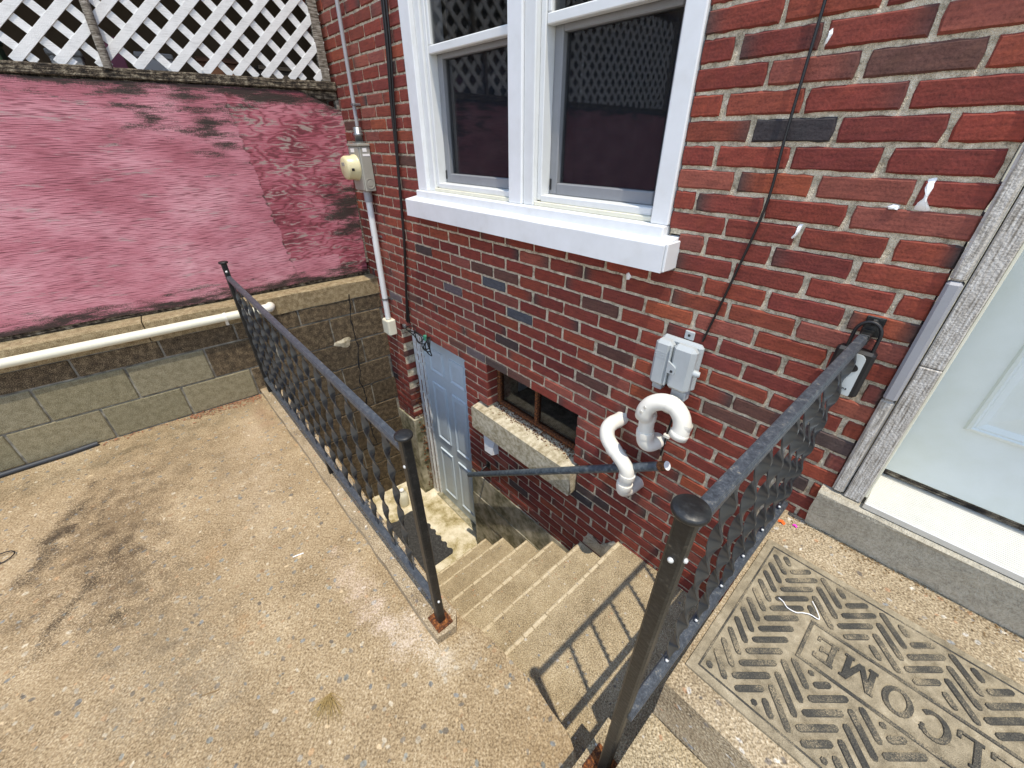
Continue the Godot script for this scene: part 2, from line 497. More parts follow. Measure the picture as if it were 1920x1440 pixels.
	M.pane.transparency = BaseMaterial3D.TRANSPARENCY_ALPHA
	M.pane.metallic_specular = 0.36
	M.screen = mat(Color(0.27, 0.29, 0.34, 0.62), 0.85)
	M.screen.transparency = BaseMaterial3D.TRANSPARENCY_ALPHA
	M.twig = mat(s8(120, 96, 62), 0.9)
	M.leaf = cover(mat(s8(150, 104, 76), 0.9), faint, 0.2)
	M.grass = mat(s8(168, 144, 92), 0.85)
	M.earth = cover(mat(Color.WHITE, 0.97), texture_of(ramp_image(S, S, [[fine, 0.4], [n_mid, 0.7], [n_big, 0.6]], ramp([[0.0, 84, 80, 62], [0.5, 130, 122, 100], [1.0, 170, 160, 136]]))), 2.0)
	make_slab_material()
	make_plywood()

# the patio: aggregate concrete with its dark stains, the chalky patch by the kerb and the rusty spots, each with the grain of the concrete
func make_slab_material() -> void:
	var W := 1200
	var rect := Rect2(-3.6, 0.9, 3.4, 3.4)
	M.slab_rect = rect
	var base := ramp([[0.0, 108, 92, 68], [0.28, 146, 127, 98], [0.5, 170, 150, 119], [0.72, 190, 172, 141], [1.0, 220, 206, 182]])
	var stones := [[126, 132, 138], [200, 192, 174], [150, 146, 138], [188, 168, 136], [118, 112, 104], [190, 182, 166], [176, 146, 112], [142, 148, 148], [206, 186, 154]]
	var im := aggregate(W, 81, base, stones, 3000, 2.7)
	var d := im.get_data()
	var wob := grey(W, 83, 0.02, 5)
	var fib := streaks(W, W, 84, 0.03, 0.012, 4)
	var wn := white_noise(W * W, 85)
	# centre x, z, half sizes, turn, colour, strength
	var spots := [
		[-2.55, 2.1, 0.62, 0.3, 0.2, [90, 74, 54], 0.62], [-2.1, 2.12, 0.45, 0.24, -0.3, [86, 70, 50], 0.62], [-2.7, 2.32, 0.34, 0.08, 0.4, [52, 42, 30], 0.72],
		[-2.2, 2.2, 0.3, 0.045, 0.6, [56, 46, 34], 0.62], [-1.92, 2.1, 0.045, 0.04, 0.0, [48, 40, 28], 0.8], [-1.6, 2.0, 0.5, 0.28, 0.2, [124, 112, 92], 0.42],
		[-2.72, 2.14, 0.4, 0.03, 0.15, [66, 54, 40], 0.55], [-2.3, 2.0, 0.3, 0.035, -0.5, [74, 62, 46], 0.5],
		[-3.0, 1.75, 0.5, 0.2, 0.3, [108, 94, 72], 0.42], [-2.75, 1.55, 0.35, 0.12, 0.1, [112, 97, 74], 0.4], [-1.35, 1.85, 0.3, 0.2, 0.0, [124, 114, 98], 0.35],
		[-1.02, 1.22, 0.22, 0.1, -0.3, [226, 214, 204], 0.7], [-1.3, 1.26, 0.26, 0.08, 0.0, [222, 204, 194], 0.6], [-0.8, 1.12, 0.1, 0.12, 0.0, [224, 218, 206], 0.5],
		[-1.5, 1.7, 0.06, 0.04, 0.3, [184, 138, 88], 0.35], [-2.0, 1.72, 0.1, 0.06, 0.3, [190, 150, 104], 0.3],
		[-3.0, 1.3, 0.5, 0.16, 0.1, [206, 188, 164], 0.5], [-2.3, 1.45, 0.5, 0.18, 0.1, [208, 192, 168], 0.45],
		[-3.35, 1.6, 0.16, 0.5, 0.0, [100, 88, 66], 0.45], [-3.3, 2.3, 0.12, 0.6, 0.0, [84, 74, 54], 0.4], [-3.1, 1.2, 0.3, 0.06, 0.0, [150, 116, 90], 0.45],
		[-2.0, 3.0, 0.8, 0.5, 0.2, [124, 112, 92], 0.3], [-3.0, 3.2, 0.6, 0.5, 0.2, [112, 100, 80], 0.35]]
	for s in spots:
		var cx := int((s[0] - rect.position.x) / rect.size.x * W)
		var cy := int((s[1] - rect.position.y) / rect.size.y * W)
		var ra: float = s[2] / rect.size.x * W
		var rb: float = s[3] / rect.size.y * W
		var e := int(maxf(ra, rb) * 1.25)
		var ca := cos(s[4])
		var sa := sin(s[4])
		var col: Array = s[5]
		for y in range(maxi(0, cy - e), mini(W, cy + e)):
			for x in range(maxi(0, cx - e), mini(W, cx + e)):
				var u := ((x - cx) * ca + (y - cy) * sa) / ra
				var v := (-(x - cx) * sa + (y - cy) * ca) / rb
				var q := 1.0 - sqrt(u * u + v * v)
				if q < -0.25: continue
				var i := y * W + x
				q += (wob[i] - 128) / 128.0 * 0.7 + (fib[i] - 128) / 128.0 * 0.3 + (wn[i] - 128) / 128.0 * 0.7 - 0.22
				if q <= 0.0: continue
				var k: float = minf(1.0, q * 1.2) * s[6]
				i *= 3
				d[i] = int(lerpf(d[i], col[0], k)); d[i + 1] = int(lerpf(d[i + 1], col[1], k)); d[i + 2] = int(lerpf(d[i + 2], col[2], k))
	var m := mat(Color.WHITE, 0.93)
	m.albedo_texture = texture_of(Image.create_from_data(W, W, false, Image.FORMAT_RGB8, d))
	m.texture_repeat = true
	m.albedo_color = Color(0.905, 0.89, 0.86)
	m.normal_enabled = true
	m.normal_texture = M.pits
	m.normal_scale = 0.5
	M.slab = m

# pink painted plywood: faded paint, bare grey flakes along the grain, black rot along the top, at the joint and at the foot
func make_plywood() -> void:
	var W := 1280
	var H := 640
	var gr := streaks(W, H, 91, 0.035, 0.30, 3)
	var gr2 := streaks(W, H, 92, 0.006, 0.05, 4)
	var big := streaks(W, H, 93, 0.007, 0.007, 4)
	var blot := streaks(W, H, 94, 0.012, 0.03, 4)
	var wn := white_noise(W * H, 95)
	var d := PackedByteArray()
	d.resize(W * H * 3)
	var hgt := PackedByteArray()
	hgt.resize(W * H)
	var pinks := ramp([[0.0, 140, 74, 84], [0.3, 166, 98, 109], [0.5, 183, 117, 128], [0.75, 196, 138, 147], [1.0, 210, 162, 169]])
	var reds := ramp([[0.0, 112, 46, 56], [0.3, 142, 68, 79], [0.55, 164, 90, 102], [1.0, 190, 124, 134]])
	# figured veneer: wavy bands bent by a slow noise
	var bend := streaks(W, H, 97, 0.012, 0.02, 3)
	for y in H:
		var ty := float(y) / H           # 0 top, 1 foot
		for x in W:
			var tx := float(x) / W       # 0 by the house, 1 far along
			var i := y * W + x
			var seam := 0.150 - 0.03 * ty + (blot[i] - 128) / 128.0 * 0.004
			var wn1 := (wn[i] - 128) / 128.0
			var g1 := (gr[i] - 128) / 128.0
			var old := tx < seam and not (tx > 0.05 and ty > 0.86)
			var c: Color
			if old:
				var band := sin((ty * 62.0 + (bend[i] - 128) / 128.0 * 11.0 + g1 * 0.9))
				c = reds.sample(clampf(0.5 + (big[i] - 128) / 128.0 * 0.4 + band * 0.14 + g1 * 0.2 + wn1 * 0.07, 0.0, 1.0))
				var bare := band * 0.75 + (blot[i] - 128) / 90.0 + g1 * 0.5 + wn1 * 0.35 - 0.62
				if tx < 0.03 and ty < 0.6: bare += 0.35
				if bare > 0.0: c = c.lerp(Color8(156, 146, 136), minf(1.0, bare * 2.2) * 0.85)
				if band < -0.72: c = c.lerp(Color8(70, 34, 36), minf(1.0, (-0.72 - band) * 3.0) * 0.5)
			else:
				c = pinks.sample(clampf(0.5 + (big[i] - 128) / 128.0 * 0.34 + g1 * 0.2 + wn1 * 0.07 + (ty - 0.5) * 0.1, 0.0, 1.0))
				var bare := g1 * 0.9 + (blot[i] - 128) / 75.0 + (gr2[i] - 128) / 128.0 * 0.5 + wn1 * 0.25 - 0.98
				if ty < 0.3: bare += (0.3 - ty) * 1.5
				if bare > 0.0: c = c.lerp(Color8(160, 148, 142), minf(1.0, bare * 1.8) * 0.7)
				var crack := (112 - gr[i]) / 42.0 + (gr2[i] - 150) / 150.0 + wn1 * 0.2
				if crack > 0.0: c = c.lerp(Color8(96, 50, 58), minf(1.0, crack) * 0.55)
			# rot and mildew, with a ragged edge
			var n := (blot[i] - 128) / 128.0 + g1 * 0.6 + wn1 * 0.35
			var top := 0.035 + 0.05 * clampf(1.0 - tx / 0.3, 0.0, 1.0)
			var black := maxf(top - ty, ty - 0.95) * 13.0 + n * 0.8
			black = maxf(black, 1.0 - Vector2((tx - 0.015) / 0.05, (ty - 0.62) / 0.2).length() + n * 0.8 - 0.15)
			black = maxf(black, 0.7 - Vector2((tx - 0.175) / 0.04, (ty - 0.17) / 0.17).length() + n * 0.9 - 0.1)
			black = maxf(black, 0.5 - Vector2((tx - 0.24) / 0.05, (ty - 0.12) / 0.14).length() + n * 0.9 - 0.1)
			if absf(tx - seam) < 0.0012: black = maxf(black, 0.1 + n * 0.5)
			if black > 0.0: c = c.lerp(Color8(40, 32, 26), minf(1.0, black * 1.7) * 0.9)
			d[i * 3] = int(c.r * 255); d[i * 3 + 1] = int(c.g * 255); d[i * 3 + 2] = int(c.b * 255)
			hgt[i] = clampi(128 + int((gr[i] - 128) * 0.8), 0, 255)
	var m := mat(Color.WHITE, 0.8)
	m.albedo_texture = texture_of(Image.create_from_data(W, H, false, Image.FORMAT_RGB8, d))
	var him := Image.create_from_data(W, H, false, Image.FORMAT_L8, hgt)
	him.convert(Image.FORMAT_RGBA8)
	him.bump_map_to_normal_map(3.0)
	m.normal_enabled = true
	m.normal_texture = texture_of(him)
	m.normal_scale = 0.35
	M.plywood = m

# ---------------------------------------------------------------- scene
func _ready() -> void:
	rng.seed = 7
	cam = Camera3D.new()
	cam.name = "camera"
	add_child(cam)
	cam.position = CAM
	cam.rotation = Vector3(-0.545162, 0.838394, -0.006074)
	cam.fov = 86.88
	cam.near = 0.02
	cam.far = 400.0
	cam.current = true

	var env := Environment.new()
	var skym := ProceduralSkyMaterial.new()
	skym.sky_top_color = Color(0.52, 0.61, 0.74)
	skym.sky_horizon_color = Color(0.91, 0.92, 0.93)
	skym.sky_curve = 0.16
	skym.ground_bottom_color = Color(0.50, 0.47, 0.42)
	skym.ground_horizon_color = Color(0.66, 0.66, 0.64)
	skym.sky_energy_multiplier = 1.6
	var sky := Sky.new()
	sky.sky_material = skym
	env.background_mode = Environment.BG_SKY
	env.sky = sky
	env.tonemap_mode = Environment.TONE_MAPPER_LINEAR
	env.tonemap_exposure = 1.03
	env.sdfgi_enabled = true
	env.ssao_enabled = true
	env.ssil_enabled = true
	var we := WorldEnvironment.new()
	we.name = "daylight"
	we.environment = env
	add_child(we)

	var sun := DirectionalLight3D.new()
	sun.name = "sun"
	add_child(sun)
	sun.look_at_from_position(-SUN * 10.0, Vector3.ZERO, Vector3.BACK)
	sun.light_energy = 1.35
	sun.light_color = Color(1.0, 0.955, 0.88)
	sun.light_angular_distance = 0.55
	sun.shadow_enabled = true

	make_materials()
	build_ground()
	build_house()
	build_block_wall()
	build_fence()
	build_neighbour()
	build_railings()
	build_wall_fittings()
	build_doormat()
	build_small_things()

# ---------------------------------------------------------------- ground, stairs, stoop
func wobble(points: Array, amount: float, step: float) -> PackedVector2Array:
	var out := PackedVector2Array()
	for i in points.size():
		var a: Vector2 = points[i]
		var b: Vector2 = points[(i + 1) % points.size()]
		var n := maxi(1, int(a.distance_to(b) / step))
		if a.distance_to(b) > 3.3: n = 1
		for k in n:
			var p := a.lerp(b, float(k) / n)
			if k > 0: p += Vector2(rng.randf_range(-1, 1), rng.randf_range(-1, 1)) * amount
			out.append(p)
	return out

func build_ground() -> void:
	# open ground outside the yard, in four sheets round it
	var st := newst()
	for r in [[-150.0, -150.0, 150.0, -4.2], [-150.0, 5.4, 150.0, 150.0], [-150.0, -4.2, -9.0, 5.4], [2.6, -4.2, 150.0, 5.4]]:
		quad(st, Vector3(r[0], -1.62, r[1]), Vector3(r[2], -1.62, r[1]), Vector3(r[2], -1.62, r[3]), Vector3(r[0], -1.62, r[3]), Vector3(0, -9, 0))
	structure(st, "ground", M.earth)
	# patio slab, its edge broken along the stair well
	st = newst()
	var poly := wobble([Vector2(-3.62, 0.975), Vector2(-0.88, 0.985), Vector2(-0.80, 0.955), Vector2(-0.5, 0.925), Vector2(-0.30, 0.945), Vector2(-0.225, 0.985), Vector2(-0.23, 1.12), Vector2(-0.24, 5.4), Vector2(-3.9, 5.4)], 0.005, 0.07)
	slab(st, poly, SLAB, -3.1, M.slab_rect, 0.008)
	structure(st, "patio", M.slab)
	st = newst()
	slab(st, wobble([Vector2(-3.5, 1.0), Vector2(-0.9, 1.0), Vector2(-0.852, 1.035), Vector2(-0.862, 1.122), Vector2(-3.5, 1.122)], 0.004, 0.09), -1.322, SLAB - 0.02, Rect2(), 0.008)
	structure(st, "kerb", M.concrete)
	st = newst()
	box(st, Vector3(-3.7, FLOOR - 0.12, -0.35), Vector3(-2.0, FLOOR, 1.0))
	structure(st, "stairwell_floor", M.wellfloor)
	# the flight down to the basement: each step a part
	var stairs := Node3D.new()
	stairs.name = "stairs"
	stairs.set_meta("kind", "structure")
	add_child(stairs)
	var xs := [-2.02, -1.764, -1.478, -1.22, -0.985, -0.732, 0.0]
	var ys := [-2.764, -2.505, -2.263, -2.03, -1.815, -1.572]
	for i in 6:
		st = newst()
		var w := wobble([Vector2(xs[i], 0.0), Vector2(xs[i + 1] - 0.002, 0.0), Vector2(xs[i + 1] - 0.002, 0.97), Vector2(xs[i], 0.97)], 0.0035, 0.06)
		slab(st, w, ys[i], -3.1, Rect2(), 0.022)
		var tread := put(st, "step", M.step, stairs)
		# smooth pale mortar edge of the tread, chipped here and there
		st = newst()
		var zz := 0.004
		while zz < 0.96:
			var z2 := minf(zz + rng.randf_range(0.05, 0.11), 0.966)
			var wd := rng.randf_range(0.018, 0.030)
			box(st, Vector3(xs[i] - 0.003 + rng.randf() * 0.003, ys[i] - 0.05, zz), Vector3(xs[i] + wd, ys[i] + 0.0016 + rng.randf() * 0.0008, z2), 0.007)
			zz = z2 - 0.004
		put(st, "nosing", M.nosing, tread)
	st = newst()
	slab(st, PackedVector2Array([Vector2(-0.225, 0.972), Vector2(2.6, 0.972), Vector2(2.6, 5.4), Vector2(-0.225, 5.4)]), -1.575, -1.9)
	structure(st, "path", M.step)
	# stoop in front of the door with its steps
	st = newst()
	slab(st, wobble([Vector2(-0.106, 0.0), Vector2(1.5, 0.0), Vector2(1.5, 0.855), Vector2(-0.106, 0.855)], 0.002, 0.08), STOOP, -1.7, Rect2(), 0.01)
	structure(st, "stoop", M.concrete)
	var ss := Node3D.new()
	ss.name = "stoop_steps"
	ss.set_meta("kind", "structure")
	add_child(ss)
	st = newst()
	slab(st, wobble([Vector2(-0.108, 0.857), Vector2(1.5, 0.857), Vector2(1.5, 1.16), Vector2(-0.108, 1.16)], 0.002, 0.08), -0.958, -1.7, Rect2(), 0.01)
	put(st, "step", M.step, ss)
	st = newst()
	slab(st, wobble([Vector2(-0.108, 1.163), Vector2(1.5, 1.163), Vector2(1.5, 1.45), Vector2(-0.108, 1.45)], 0.002, 0.08), -1.17, -1.7, Rect2(), 0.01)
	put(st, "step", M.step, ss)
	st = newst()
	slab(st, wobble([Vector2(-0.215, 0.87), Vector2(-0.112, 0.87), Vector2(-0.112, 1.3), Vector2(-0.215, 1.3)], 0.004, 0.06), -1.19, -1.7, Rect2(), 0.008)
	structure(st, "stoop_ledge", M.step)

# ---------------------------------------------------------------- the brick house
var holes := [Rect2(-2.509, 0.115, 1.731, 1.445), Rect2(-2.548, -0.0, 1.815, 0.117), Rect2(-3.10, -3.2, 0.937, 2.252), Rect2(-1.90, -1.2186, 0.79, 0.3385), Rect2(-2.035, -1.443, 0.96, 0.2244), Rect2(-0.012, -3.2, 1.06, 4.75)]

func brick_shape(st: SurfaceTool, x0: float, x1: float, y0: float, y1: float, base: Color, ends: Array, depth := 0.1) -> void:
	var nx := 8
	var jit := 0.0019
	var inset := 0.0045
	var zf := rng.randf_range(-0.0012, 0.0016)
	var f := []
	var cols := []
	var tilt := rng.randf_range(-0.0016, 0.0016)
	for j in 3:
		for i in nx + 1:
			var tx := float(i) / nx
			var p := Vector3(lerpf(x0 + inset, x1 - inset, tx), lerpf(y0 + inset, y1 - inset, j / 2.0) + tilt * (tx - 0.5), zf + rng.randf_range(-0.0007, 0.0007))
			if (i == 0 or i == nx) and j != 1: p.x += 0.002 * (1 if i == 0 else -1)
			f.append(p)
			var c := base
			if tx < 0.32 and ends[0] > 0.0: c = c.lerp(Color(0.075, 0.055, 0.05), ends[0] * (1.0 - tx / 0.3))
			if tx > 0.7 and ends[1] > 0.0: c = c.lerp(Color(0.075, 0.055, 0.05), ends[1] * (tx - 0.7) / 0.3)
			var g := rng.randf_range(0.9, 1.1)
			cols.append(Color(c.r * g, c.g * g, c.b * g))
	for j in 2:
		for i in nx:
			var a := j * (nx + 1) + i
			for q in [[a, a + nx + 1, a + nx + 2], [a, a + nx + 2, a + 1]]:
				for k in q:
					st.set_color(cols[k])
					st.add_vertex(f[k])
	# outline ring, going round once
	var ring := []
	for i in nx + 1: ring.append(i)
	ring.append(nx + 1 + nx)
	for i in range(nx, -1, -1): ring.append(2 * (nx + 1) + i)
	ring.append(nx + 1)
	var cx := (x0 + x1) * 0.5
	var cy := (y0 + y1) * 0.5
	var outer := []
	for k in ring:
		var p: Vector3 = f[k]
		var q := Vector3(p.x, p.y, -0.0042)
		if p.x < x0 + 0.012: q.x = x0 + (0.0022 if absf(p.y - cy) > 0.01 else 0.0)
		elif p.x > x1 - 0.012: q.x = x1 - (0.0022 if absf(p.y - cy) > 0.01 else 0.0)
		if p.y < cy - 0.008: q.y = y0
		elif p.y > cy + 0.008: q.y = y1
		q.x += rng.randf_range(-jit, jit)
		q.y += rng.randf_range(-jit, jit)
		outer.append(q)
	var ins := Vector3(cx, cy, -depth * 0.5)
	for i in ring.size():
		var i2 := (i + 1) % ring.size()
		var c: Color = cols[ring[i]]
		st.set_color(Color(c.r * 0.92, c.g * 0.92, c.b * 0.92))
		quad(st, f[ring[i]], f[ring[i2]], outer[i2], outer[i], ins)
		var b1: Vector3 = outer[i]
		var b2: Vector3 = outer[i2]
		quad(st, b1, b2, Vector3(b2.x, b2.y, -depth), Vector3(b1.x, b1.y, -depth), ins)

var special := [[4, 2.5, 2], [6, 0.5, 3], [6, 3.5, 2], [9, 3.0, 1], [6, 6.5, 4], [9, 6.0, 4], [6, 9.5, 4], [20, 6.6, 1], [21, 6.2, 5], [6, 10.5, 1], [3, 2.0, 4], [-9, 9.67, 4], [12, 2.5, 1], [12, 3.5, 4], [8, 2.0, 4], [-7, 8.64, 5], [7, 9.0, 4], [9, 10.0, 1]]

func brick_color(row: int, idx: float) -> Array:
	var t := -1
	for s in special:
		if s[0] == row and absf(s[1] - idx) < 0.3: t = s[2]
	var r := rng.randf()
	if t < 0:
		if r < 0.01: t = 1
		elif r < 0.026: t = 4
		elif r < 0.031: t = 3
		else: t = 0
	var c: Color
	match t:
		1: c = Color(0.095, 0.066, 0.06)
		2: c = Color(0.105, 0.115, 0.135)
		3: c = Color(0.16, 0.13, 0.14)
		4: c = Color(0.15, 0.068, 0.052)
		5: c = Color(0.055, 0.048, 0.052)
		_:
			c = Color(0.275, 0.05, 0.031).lerp(Color(0.40, 0.10, 0.042), rng.randf() * rng.randf() * 1.3)
			c = c.lerp(Color(0.21, 0.041, 0.036), rng.randf() * 0.75)
			if rng.randf() < 0.12: c = c.lerp(Color(0.34, 0.12, 0.09), 0.5)
	var g := rng.randf_range(0.86, 1.12)
	var ends := [0.0, 0.0]
	if t == 0:
		if rng.randf() < 0.13: ends[0] = rng.randf_range(0.5, 1.0)
		if rng.randf() < 0.13: ends[1] = rng.randf_range(0.5, 1.0)
	return [Color(c.r * g, c.g * g, c.b * g), ends]

func row_offset(k: int) -> float:
	if k >= 0: return 0.0 if k % 2 == 1 else 0.5
	var t := {-1: 0.9, -2: 0.37, -3: 0.62, -4: 0.08, -5: 0.61, -6: 0.22, -7: 0.64, -8: 0.2, -9: 0.67, -10: 0.2}
	if t.has(k): return t[k]
	return 0.67 if k % 2 != 0 else 0.2

func screen_area(x0: float, x1: float, y0: float, y1: float) -> float:
	var b := Transform3D(Basis.from_euler(cam.rotation), CAM).affine_inverse()
	var k := 1.0 / tan(deg_to_rad(cam.fov) * 0.5)
	var pts := PackedVector2Array()
	for q in [[x0, y0], [x1, y0], [x1, y1], [x0, y1]]:
		var p: Vector3 = b * Vector3(q[0], q[1], 0)
		if p.z > -0.05: return 0.0
		pts.append(Vector2(p.x, p.y) / -p.z * k)
	var c := (pts[0] + pts[2]) * 0.5
	if absf(c.x) > 1.36 or absf(c.y) > 1.02: return 0.0
	return absf((pts[2] - pts[0]).cross(pts[3] - pts[1])) * 0.5

func build_house() -> void:
	var house := thing("brick_house", Vector3.ZERO, "red brick house wall with large white window above basement stairs", "house")
	# backing of mortar with the openings left out, every opening with its reveal
	var st := newst()
	var zf := -0.0065
	var xa := [-3.75, -3.106, -2.554, -2.515, -2.157, -2.041, -1.906, -1.104, -1.069, -0.772, -0.727, -0.018, 1.054, 2.4]
	var ya := [-3.15, -1.99, -1.449, -1.2246, -1.2126, -0.942, -0.874, -0.006, 0.123, 1.556, 1.566, 2.7]
	for i in xa.size() - 1:
		for j in ya.size() - 1:
			var c := Vector2((xa[i] + xa[i + 1]) * 0.5, (ya[j] + ya[j + 1]) * 0.5)
			var open := false
			for h in holes:
				if h.has_point(c): open = true
			if open: continue
			quad(st, Vector3(xa[i], ya[j], zf), Vector3(xa[i + 1], ya[j], zf), Vector3(xa[i + 1], ya[j + 1], zf), Vector3(xa[i], ya[j + 1], zf), Vector3(c.x, c.y, -1))
			quad(st, Vector3(xa[i], ya[j], -0.3), Vector3(xa[i + 1], ya[j], -0.3), Vector3(xa[i + 1], ya[j + 1], -0.3), Vector3(xa[i], ya[j + 1], -0.3), Vector3(c.x, c.y, 1))
	for h: Rect2 in holes:
		var a := h.position - Vector2(0.006, 0.006)
		var b := h.end + Vector2(0.006, 0.006)
		var mid := Vector3((a.x + b.x) * 0.5, (a.y + b.y) * 0.5, -0.15)
		for e in [[a, Vector2(b.x, a.y)], [Vector2(b.x, a.y), b], [b, Vector2(a.x, b.y)], [Vector2(a.x, b.y), a]]:
			var p: Vector2 = e[0]
			var q: Vector2 = e[1]
			var out := Vector3((p.x + q.x) * 0.5, (p.y + q.y) * 0.5, -0.15) * 2.0 - mid
			var beyond := (p + q) * 0.5 + ((p + q) * 0.5 - Vector2(mid.x, mid.y)).normalized() * 0.03
			var shared := false
			for g: Rect2 in holes:
				if g.has_point(beyond): shared = true
			if shared: continue
			quad(st, Vector3(p.x, p.y, zf), Vector3(q.x, q.y, zf), Vector3(q.x, q.y, -0.3), Vector3(p.x, p.y, -0.3), out)
	put(st, "wall", M.mortar, house)
	# bricks in running bond: the 300 that show largest are parts, the rest one mass
	var list := []
	var X0 := -2.4525
	for k in range(-40, 30):
		var ytop := -k * COURSE - 0.0060
		var ybot := -(k + 1) * COURSE + 0.0060
		if k == 29 : ybot = -1.985
		var off := row_offset(k)
		var row := []
		for i in range(-7, 24):
			var a := X0 + (i + off) * STRETCH + 0.0062
			var b := a + STRETCH - 0.0124
			a += rng.randf_range(-0.004, 0.004)
			b += rng.randf_range(-0.004, 0.004)
			var segs := [[a, b]]
			for h: Rect2 in holes:
				if h.position.y >= ytop - 0.02 or h.end.y <= ybot + 0.02: continue
				var nx := []
				for s in segs:
					if s[1] <= h.position.x or s[0] >= h.end.x: nx.append(s)
					else:
						if s[0] < h.position.x: nx.append([s[0], h.position.x])
						if s[1] > h.end.x: nx.append([h.end.x, s[1]])
				segs = nx
			for s in segs: row.append([s[0], s[1], i + off])
		for n in row.size():
			var s: Array = row[n]
			if s[1] - s[0] >= 0.045: continue
			# too short to be a brick: its neighbour reaches to the opening instead
			if n > 0 and s[0] - row[n - 1][1] < 0.03: row[n - 1][1] = s[1]
			elif n + 1 < row.size() and row[n + 1][0] - s[1] < 0.03: row[n + 1][0] = s[0]
			s[1] = s[0]
		for s in row:
			if s[1] - s[0] < 0.02 or s[0] > 2.2 or s[1] < -3.62: continue
			list.append([screen_area(s[0], s[1], ybot, ytop), s[0], s[1], ybot, ytop, brick_color(k, s[2])])
	list.sort_custom(func(p, q): return p[0] > q[0])
	var rest := newst()
	for n in list.size():
		var e: Array = list[n]
		if n < 300:
			st = newst()
			brick_shape(st, e[1], e[2], e[3], e[4], e[5][0], e[5][1])
			put(st, "brick", M.brick, house)
		else:
			brick_shape(rest, e[1], e[2], e[3], e[4], e[5][0], e[5][1])
	var ro := put(rest, "brickwork", M.brick, house)
	ro.set_meta("kind", "stuff")
	# concrete foundation, with the lines of its form boards
	st = newst()
	box(st, Vector3(-2.163, -2.25, -0.3), Vector3(2.4, -1.99, 0.004), 0.003)
	box(st, Vector3(-2.163, -2.52, -0.3), Vector3(-0.6, -2.253, 0.008), 0.003)
	box(st, Vector3(-2.163, -3.1, -0.3), Vector3(-0.6, -2.524, 0.003), 0.003)
	box(st, Vector3(-3.6, -3.1, -0.3), Vector3(-3.10, -1.99, 0.012), 0.006)
	put(st, "foundation", M.foundation, house)
	build_window(house)
	build_basement_window(house)
	build_basement_door(house)
	build_entrance(house)
	build_caulk(house)

func part(parent: Node, called: String, m: Material, boxes: Array, ch := 0.003) -> MeshInstance3D:
	var st := newst()
	for b in boxes: box(st, b[0], b[1], ch)
	return put(st, called, m, parent)

func V(x: float, y: float, z: float) -> Vector3:
	return Vector3(x, y, z)

